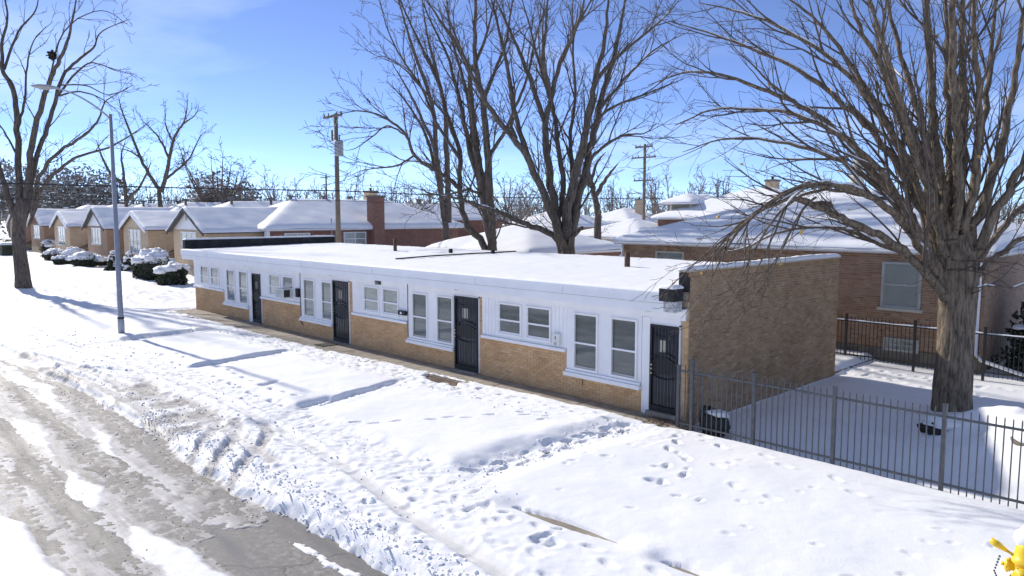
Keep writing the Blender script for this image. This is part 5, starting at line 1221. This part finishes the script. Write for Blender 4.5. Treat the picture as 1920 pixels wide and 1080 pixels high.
# --- street tree at the left
DL = 43.2; bl_ = Vector(pix(45, 548, DL)); tl = thing('street_tree', 'bare street tree with thick leaning trunk at the left, snow on its limbs', 'tree', (bl_.x, bl_.y, 0))
TL = Tree(43)
bole(tl, [(bl_.x, bl_.y, -.2), pix(42, 520, DL), pix(37, 470, DL), pix(36, 425, DL), pix(42, 390, DL), pix(44, 372, DL)], [.50, .39, .335, .335, .42, .32], 8, 'bark_brown', 32, 50, .04)
L_L = [
 ([(34, 420), (14, 365), (-6, 300), (-26, 220), (-50, 130)], -1, .34, .04), ([(40, 400), (34, 310), (33, 230), (24, 170), (6, 130), (4, 80), (14, 30), (2, -30)], 0, .34, .03),
 ([(46, 395), (58, 300), (66, 240), (86, 172), (102, 130), (122, 90), (135, 40), (146, -20)], -1.5, .34, .03), ([(54, 395), (66, 300), (88, 240), (106, 180), (120, 140), (150, 110), (176, 88), (190, 60), (245, 35)], 1, .28, .012),
 ([(58, 400), (78, 325), (112, 284), (160, 252), (186, 222), (198, 190), (240, 165)], -2, .22, .012), ([(60, 405), (84, 345), (118, 312), (150, 292), (205, 276), (250, 250), (280, 228)], -1, .22, .012),
 ([(104, 185), (140, 140), (170, 118), (215, 130), (258, 142)], 1.5, .12, .01), ([(33, 240), (46, 190), (50, 130), (64, 75), (100, 40)], 1.8, .14, .012),
 ([(24, 170), (-4, 110), (-20, 40)], -1, .14, .02), ([(8, 130), (34, 60), (66, 20), (74, -20)], 1, .12, .02), ([(36, 300), (10, 250), (-12, 220)], .5, .10, .02),
 ([(106, 180), (150, 172), (195, 188), (244, 230)], -1.2, .10, .01), ([(112, 160), (160, 160), (205, 178), (250, 160)], 1.0, .08, .01), ([(86, 172), (120, 60), (190, 20), (245, 50)], .6, .09, .01)]
SP3 = [(.9, 1.0, 3.0, .3, .85, .03, .12, 7, .18), (1.7, .5, 1.3, .4, 1.0, .02, .17, 4, .12), (2.2, .2, .6, .4, 1.0, .02, .2, 2, .15)]
for pp, dd, r0, r1 in L_L: p, r = TL.limb(path(pp, DL, DL + dd), r0 * .52, r1 * .8, jit=.25); TL.grow(p, r, SP3)
TL.build(tl, 'bark_brown', 'twig', .6, .05, .011)
nm = MB(); nc = pix(98, 103, DL - .8)
for k in range(260):
    d = Vector((rnd.gauss(0, 1), rnd.gauss(0, 1), rnd.gauss(0, 1))).normalized() * rnd.uniform(.06, .22); a = Vector((rnd.gauss(0, 1), rnd.gauss(0, 1), rnd.gauss(0, 1))) * .06; b = Vector((rnd.gauss(0, 1), rnd.gauss(0, 1), rnd.gauss(0, 1))) * .06
    c = Vector(nc) + d; nm.add([c - a, c - b, c + a, c + b], [(0, 1, 2, 3)])
tag(nm.build('squirrel_nest', M['nest'], None, loc=nc), 'dark leafy squirrel nest high in the left street tree', 'nest')

# --- trees farther away
def auto_tree(seed, base, height, spread, lim=6, specs=None, up=.9, trunk=.28, lean=0):
    t = Tree(seed); b = np.array(base); R_ = t.r; h0 = height * trunk
    top = b + np.array([lean, 0, h0]); p, r = t.limb([b, b + np.array([lean * .3, 0, h0 * .5]), top], height * .022, height * .012, 6, .1)
    for k in range(lim):
        a = 6.28 * k / lim + R_.uniform(-.4, .4); q = R_.uniform(.35, 1.0) * spread; hh = height * R_.uniform(.75, 1.0)
        st = b + np.array([lean * .8, 0, h0 * R_.uniform(.75, 1.0)])
        pts = [st, st + np.array([math.cos(a) * q * .35, math.sin(a) * q * .35, (hh - h0) * .35]), st + np.array([math.cos(a) * q * .75, math.sin(a) * q * .75, (hh - h0) * .7]), st + np.array([math.cos(a) * q, math.sin(a) * q, (hh - h0)])]
        p, r = t.limb(pts, height * .010, .015, 10, .5); t.grow(p, r, specs)
    return t
SPf = [(1.3, 1.2, 3.4, .35, .95, .05, .14, 5, .1), (2.0, .6, 1.5, .4, 1.0, .02, .2, 3, .1), (1.8, .3, .8, .4, 1.0, 0, .2, 2, .15)]
def traced(seed, name, label, depth, limbs, specs, bark, twig, tmin, snow_f=.3, group=None):
    t = Tree(seed); root = None
    for i, (pp, dd, r0, r1) in enumerate(limbs):
        w = path(pp, depth, depth + dd)
        if root is None: root = thing(name, label, 'tree', (w[0][0], w[0][1], 0), group); w = [(w[0][0], w[0][1], -.1)] + w
        p, r = t.limb(w, r0, r1, jit=.2); t.grow(p, r, specs)
    t.build(root, bark, twig, snow_f, .06, tmin); return root
traced(51, 'bare_tree', 'bare forked tree with broken crown behind the bungalow roofs', 82, [([(300, 368), (288, 342), (266, 302), (246, 252), (228, 206), (222, 180)], 0, .25, .02), ([(303, 360), (316, 310), (325, 262), (346, 226), (352, 186)], -2, .22, .02), ([(312, 335), (340, 312), (358, 292), (372, 262), (388, 242)], 1, .13, .015),
       ([(318, 300), (300, 262), (282, 240), (262, 222)], 2, .12, .015), ([(262, 295), (240, 282), (215, 278)], -1, .09, .015), ([(322, 262), (310, 232), (312, 205)], -1, .09, .015), ([(340, 235), (366, 215), (372, 200)], 1, .07, .015)], [(1.5, 1.0, 3.0, .35, .95, .05, .14, 5, .12), (2.2, .5, 1.4, .4, 1.0, .02, .2, 4, .1), (2.2, .25, .7, .4, 1.0, 0, .2, 2, .15)], 'bark_brown', 'twig', .016)
traced(52, 'bare_tree', 'thin bare tree just right of the street light pole top, behind the roofs', 90, [([(236, 372), (232, 330), (228, 290), (236, 262)], 0, .25, .02), ([(240, 372), (262, 350), (276, 322), (284, 300)], 1, .18, .02), ([(228, 345), (205, 322), (190, 290), (180, 262)], -1, .2, .02)], SPf, 'bark_brown', 'twig', .016)
def auto(seed, name, label, px, depth, top, spread, lim, specs, bark, twig, tmin, group=None, sf=.3, trunk=.25, lean=0):
    base = Vector(pix(px, 402 + 4.5 * 1402 / depth, depth)); h = 4.5 + (402 - top) * depth / 1402
    t = auto_tree(seed, (base.x, base.y, -.1), h, spread, lim, specs, trunk=trunk, lean=lean); root = thing(name, label, 'tree', (base.x, base.y, 0), group)
    t.build(root, bark, twig, sf, .05, tmin); return root
SPdn = [(1.5, 1.2, 3.4, .5, 1.2, -.03, .16, 5, .1), (2.4, .6, 1.5, .4, 1.1, -.04, .2, 4, .1), (2.4, .3, .7, .4, 1.0, -.02, .2, 2, .1)]
auto(61, 'bushy_tree', 'dense twiggy tree with drooping brown branches above the second chimney', 412, 84, 262, 5.0, 9, SPdn, 'bark_brown', 'twig', .02, None, .4, .2)
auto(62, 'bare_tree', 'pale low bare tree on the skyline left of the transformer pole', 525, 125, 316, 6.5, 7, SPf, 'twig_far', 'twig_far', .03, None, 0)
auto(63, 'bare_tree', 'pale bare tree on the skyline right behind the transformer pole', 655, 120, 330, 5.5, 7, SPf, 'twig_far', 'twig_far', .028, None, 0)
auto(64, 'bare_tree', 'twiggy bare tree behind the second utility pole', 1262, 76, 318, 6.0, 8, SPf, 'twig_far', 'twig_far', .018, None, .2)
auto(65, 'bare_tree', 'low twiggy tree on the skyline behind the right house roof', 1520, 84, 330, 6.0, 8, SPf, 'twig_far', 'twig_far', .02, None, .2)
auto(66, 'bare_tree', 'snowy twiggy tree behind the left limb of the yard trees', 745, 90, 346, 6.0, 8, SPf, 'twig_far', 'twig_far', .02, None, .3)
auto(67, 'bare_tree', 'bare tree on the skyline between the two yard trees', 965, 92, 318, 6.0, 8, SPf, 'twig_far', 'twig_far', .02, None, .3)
traced(71, 'slender_tree', 'cluster of slender upright stems left of the yard trees', 60, [(zz([(592, 905), (562, 700), (545, 450), (482, 250), (432, 100), (400, -20)]), 0, .26, .03), (zz([(606, 900), (602, 660), (592, 450), (562, 300), (522, 150), (500, 0)]), 1, .24, .03), (zz([(585, 880), (560, 640), (500, 480), (440, 360), (380, 260)]), -1, .18, .02), (zz([(575, 780), (520, 560), (440, 420), (360, 330)]), 2, .14, .02)], SPf, 'bark_brown', 'twig', .012)
SPr = [(1.6, .8, 2.2, .5, 1.3, -.06, .15, 5, .1), (2.6, .4, 1.1, .4, 1.1, -.07, .2, 4, .1), (2.4, .2, .5, .4, 1.0, -.05, .2, 2, .1)]
traced(72, 'drooping_tree', 'reddish twigged drooping tree behind the fan shaped yard tree', 52, [([(1122, 410), (1114, 365), (1104, 325), (1100, 290)], 0, .26, .04), ([(1114, 370), (1140, 330), (1160, 305)], -1, .16, .02), ([(1110, 350), (1082, 325), (1062, 320)], 1, .14, .02), ([(1108, 340), (1120, 305), (1136, 285)], 2, .12, .02)], SPr, 'bark_brown', 'twig_red', .010)
# far-off wood along the skyline, one mass
FT = Tree(81)
for k in range(210):
    px = -80 + k * 2100 / 210 + FT.r.uniform(-6, 6); dp = FT.r.uniform(130, 200); b = pix(px, 402 + 4.5 * 1402 / dp, dp); h = FT.r.uniform(6.5, 11.5) + (3.0 if px < 120 else 0)
    for j in range(4):
        a = FT.r.uniform(0, 6.28); q = FT.r.uniform(.3, 2.2); p = np.array([[b[0], b[1], 0], [b[0] + math.cos(a) * q * .4, b[1] + math.sin(a) * q * .4, h * .5], [b[0] + math.cos(a) * q, b[1] + math.sin(a) * q, h * FT.r.uniform(.75, 1)]]); r = np.array([.16, .11, .05])
        FT.sub.append((p, r)); FT.grow(p, r, [(1.3, 1.0, 3.2, .4, 1.1, .04, .15, 3, .2), (2.0, .6, 1.5, .4, 1.1, .02, .2, 2, .1)])
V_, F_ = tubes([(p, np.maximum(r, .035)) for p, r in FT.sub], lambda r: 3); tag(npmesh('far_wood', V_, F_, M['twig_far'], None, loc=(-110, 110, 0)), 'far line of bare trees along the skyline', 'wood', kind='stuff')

# ------------------------------------------------------------------ shrubs and evergreens
def leaves(c, rx, ry, rz, n, size, seed, zlo=-.4, cone=False, shell=.55):
    g = np.random.default_rng(seed); d = norm(g.normal(size=(n, 3))); rad = (shell + (1 - shell) * g.random((n, 1)))
    P = d * rad
    if cone: P[:, 2] = g.random(n) ** 1.3 * 2 - 1; w = (1 - (P[:, 2] + 1) / 2) ** .8 + .06; a = g.random(n) * 6.283; q = w * (.45 + .55 * g.random(n)); P[:, 0] = np.cos(a) * q; P[:, 1] = np.sin(a) * q
    P[:, 2] = np.maximum(P[:, 2], zlo if not cone else -1)
    bumpy = 1 + .18 * np.sin(P[:, :1] * 5 + seed) * np.sin(P[:, 1:2] * 4.3) + .1 * np.sin(P[:, 2:3] * 9 + seed)
    P = P * bumpy * np.array([rx, ry, rz]) + np.array(c)
    a = norm(g.normal(size=(n, 3)) + np.array([0, 0, .4])) * size * (.6 + .8 * g.random((n, 1))); b = norm(np.cross(a, g.normal(size=(n, 3)))) * size * .38
    V = np.stack([P - a * .5, P + b, P + a * .8, P - b], 1).reshape(-1, 3); F = np.arange(4 * n).reshape(n, 4); return V, F
def shrub(label, x, y, rx, ry, h, seed, mat='yew', cone=False, cover=.5, z=None, n=2600, size=.15, group='snow laden shrubs before the bungalows', name='shrub'):
    z = snow_z(x, y) - .04 if z is None else z; t = thing(name, label, 'shrub', (x, y, z), group); R_ = random.Random(seed)
    if cone: V, F = leaves((x, y, z + h / 2), rx, ry, h / 2, n, size, seed, cone=True)
    else: V, F = leaves((x, y, z + h * .42), rx, ry, h * .58, n, size, seed, -.75)
    npmesh('foliage', V, F, M[mat], t, False)
    co = MB(); co.blob((x, y, z + h * (.32 if cone else .40)), rx * (.5 if cone else .70), ry * (.5 if cone else .70), h * (.36 if cone else .38), seed, .15, 14, 10); co.build('core', M[mat], t, False)
    sn = MB()
    for k in range(int((34 if cone else 20) * cover) + 3):
        a = R_.uniform(0, 6.28)
        if cone: tt = R_.uniform(.12, 1.0); w = (1 - tt) ** .8 + .05; q = w * R_.uniform(.6, .95); zz_ = z + h * tt
        else: q = math.sqrt(R_.random()) * .95; zz_ = z + h * .42 + h * .58 * math.sqrt(max(0, 1 - q * q)) * R_.uniform(.80, .95)
        s = R_.uniform(.22, .42) * min(rx, ry) * (.7 if cone else 1); sn.blob((x + math.cos(a) * q * rx, y + math.sin(a) * q * ry, zz_), s * R_.uniform(.8, 1.3), s * R_.uniform(.8, 1.3), s * R_.uniform(.45, .75), R_.randint(0, 999), .25, 11, 8, -.7, 3)
    if cover > .7 and not cone: sn.blob((x - .1, y, z + h * .66), rx * .88, ry * .88, h * .36, seed, .16, 20, 12, -.25, 3.5)
    sn.build('snow', M['snow'], t, True)['kind'] = 'stuff'; return t
SH = [(290, 524, 1.35, 1.2, 2.7, 'yew', 0, .55, 'tall dark clipped shrub, largest before the nearest bungalow'), (322, 534, 1.35, 1.1, 1.75, 'yew', 0, .5, 'broad dark shrub with snowy top beside the apartment row end'), (268, 522, .8, .8, 2.0, 'yew', 0, .9, 'snow plastered upright shrub left of the largest shrub'),
      (243, 508, .75, .75, 1.9, 'yew', 1, .9, 'cone shaped shrub striped with snow just right of the light pole'), (214, 506, .75, .75, 1.9, 'yew', 1, .9, 'cone shaped shrub striped with snow just left of the light pole'),
      (186, 480, 1.4, 1.1, 2.0, 'yew', 0, .6, 'raised rounded shrub under the white gable of the third bungalow'), (160, 500, 1.8, 1.2, 1.5, 'yew', 0, 1.0, 'low spreading shrub with slanted snow blanket'), (140, 494, 1.1, 1.0, 1.9, 'yew_brown', 0, .9, 'rounded brown shrub heaped with snow beside the spreading one'),
      (118, 495, 1.3, .9, .9, 'yew', 0, 1.0, 'low mound shaped shrub buried in snow'), (104, 487, 2.0, 1.2, 1.3, 'yew_brown', 0, 1.0, 'wide flat topped shrub under thick snow before the fourth bungalow'), (97, 476, 1.2, 1.1, 2.0, 'yew', 0, .8, 'small round shrub behind the flat topped one'),
      (196, 497, .9, .8, .85, 'yew_brown', 0, .6, 'low brown shrub near the cone shaped pair'), (328, 500, .6, .6, 1.3, 'yew_brown', 0, .8, 'snowy shrub at the steps of the nearest bungalow'), (135, 474, .8, .8, 1.1, 'yew', 0, .9, 'round shrub with white cap behind the brown one')]
for k, (px, py, rx, ry, h, mt, cn, cv, lab) in enumerate(SH):
    p = on_z(px, py, .05); shrub(lab, p.x, p.y, rx * .88, ry * .88, h * .78, 300 + k, mt, bool(cn), min(1.0, cv + .2))
p = on_z(8, 476, .05); 
hg = thing('hedge', 'long dark clipped hedge with flat snow top at the far left', 'hedge', (p.x, p.y, 0)); hm = MB()
V, F = leaves((p.x, p.y, .75), 4.6, 1.2, .8, 2600, .14, 77, -.8, shell=.75); npmesh('foliage', V, F, M['yew'], hg, False); MB().box(p.x - 4.1, p.x + 4.1, p.y - .9, p.y + .9, -.1, 1.2).build('core', M['yew'], hg)
capsnow('snow', hg, p.x - 4.5, p.x + 4.4, p.y - 1.2, p.y + 1.2, 1.2, .26, 5, .2, edge=.5)
# evergreen by the brick house
ex, ey = 4.75, 12.6; eg = thing('evergreen_tree', 'dark snow dusted evergreen at the right edge beside the brick house', 'tree', (ex, ey, -.2))
V, F = leaves((ex, ey, 1.9), 1.75, 1.7, 2.3, 9000, .16, 91, cone=True); npmesh('crown', V, F, M['spruce'], eg, False)
MB().tube([(ex, ey, -.3), (ex, ey, 4.2)], [.14, .03], 8).build('trunk', M['bark_brown'], eg)
sn = MB(); R_ = random.Random(4)
for k in range(60): tt = R_.uniform(.02, .8); w = (1 - tt) ** .8 * R_.uniform(.65, 1.0); a = R_.uniform(0, 6.28); s = R_.uniform(.07, .24); sn.blob((ex + math.cos(a) * w * 1.75, ey + math.sin(a) * w * 1.7, -.3 + 4.5 * tt), s * 1.5, s * 1.5, s * .4, k, .3, 9, 6, -.8, 4)
sn.build('snow', M['snow'], eg, True)['kind'] = 'stuff'
# far conifers behind the row
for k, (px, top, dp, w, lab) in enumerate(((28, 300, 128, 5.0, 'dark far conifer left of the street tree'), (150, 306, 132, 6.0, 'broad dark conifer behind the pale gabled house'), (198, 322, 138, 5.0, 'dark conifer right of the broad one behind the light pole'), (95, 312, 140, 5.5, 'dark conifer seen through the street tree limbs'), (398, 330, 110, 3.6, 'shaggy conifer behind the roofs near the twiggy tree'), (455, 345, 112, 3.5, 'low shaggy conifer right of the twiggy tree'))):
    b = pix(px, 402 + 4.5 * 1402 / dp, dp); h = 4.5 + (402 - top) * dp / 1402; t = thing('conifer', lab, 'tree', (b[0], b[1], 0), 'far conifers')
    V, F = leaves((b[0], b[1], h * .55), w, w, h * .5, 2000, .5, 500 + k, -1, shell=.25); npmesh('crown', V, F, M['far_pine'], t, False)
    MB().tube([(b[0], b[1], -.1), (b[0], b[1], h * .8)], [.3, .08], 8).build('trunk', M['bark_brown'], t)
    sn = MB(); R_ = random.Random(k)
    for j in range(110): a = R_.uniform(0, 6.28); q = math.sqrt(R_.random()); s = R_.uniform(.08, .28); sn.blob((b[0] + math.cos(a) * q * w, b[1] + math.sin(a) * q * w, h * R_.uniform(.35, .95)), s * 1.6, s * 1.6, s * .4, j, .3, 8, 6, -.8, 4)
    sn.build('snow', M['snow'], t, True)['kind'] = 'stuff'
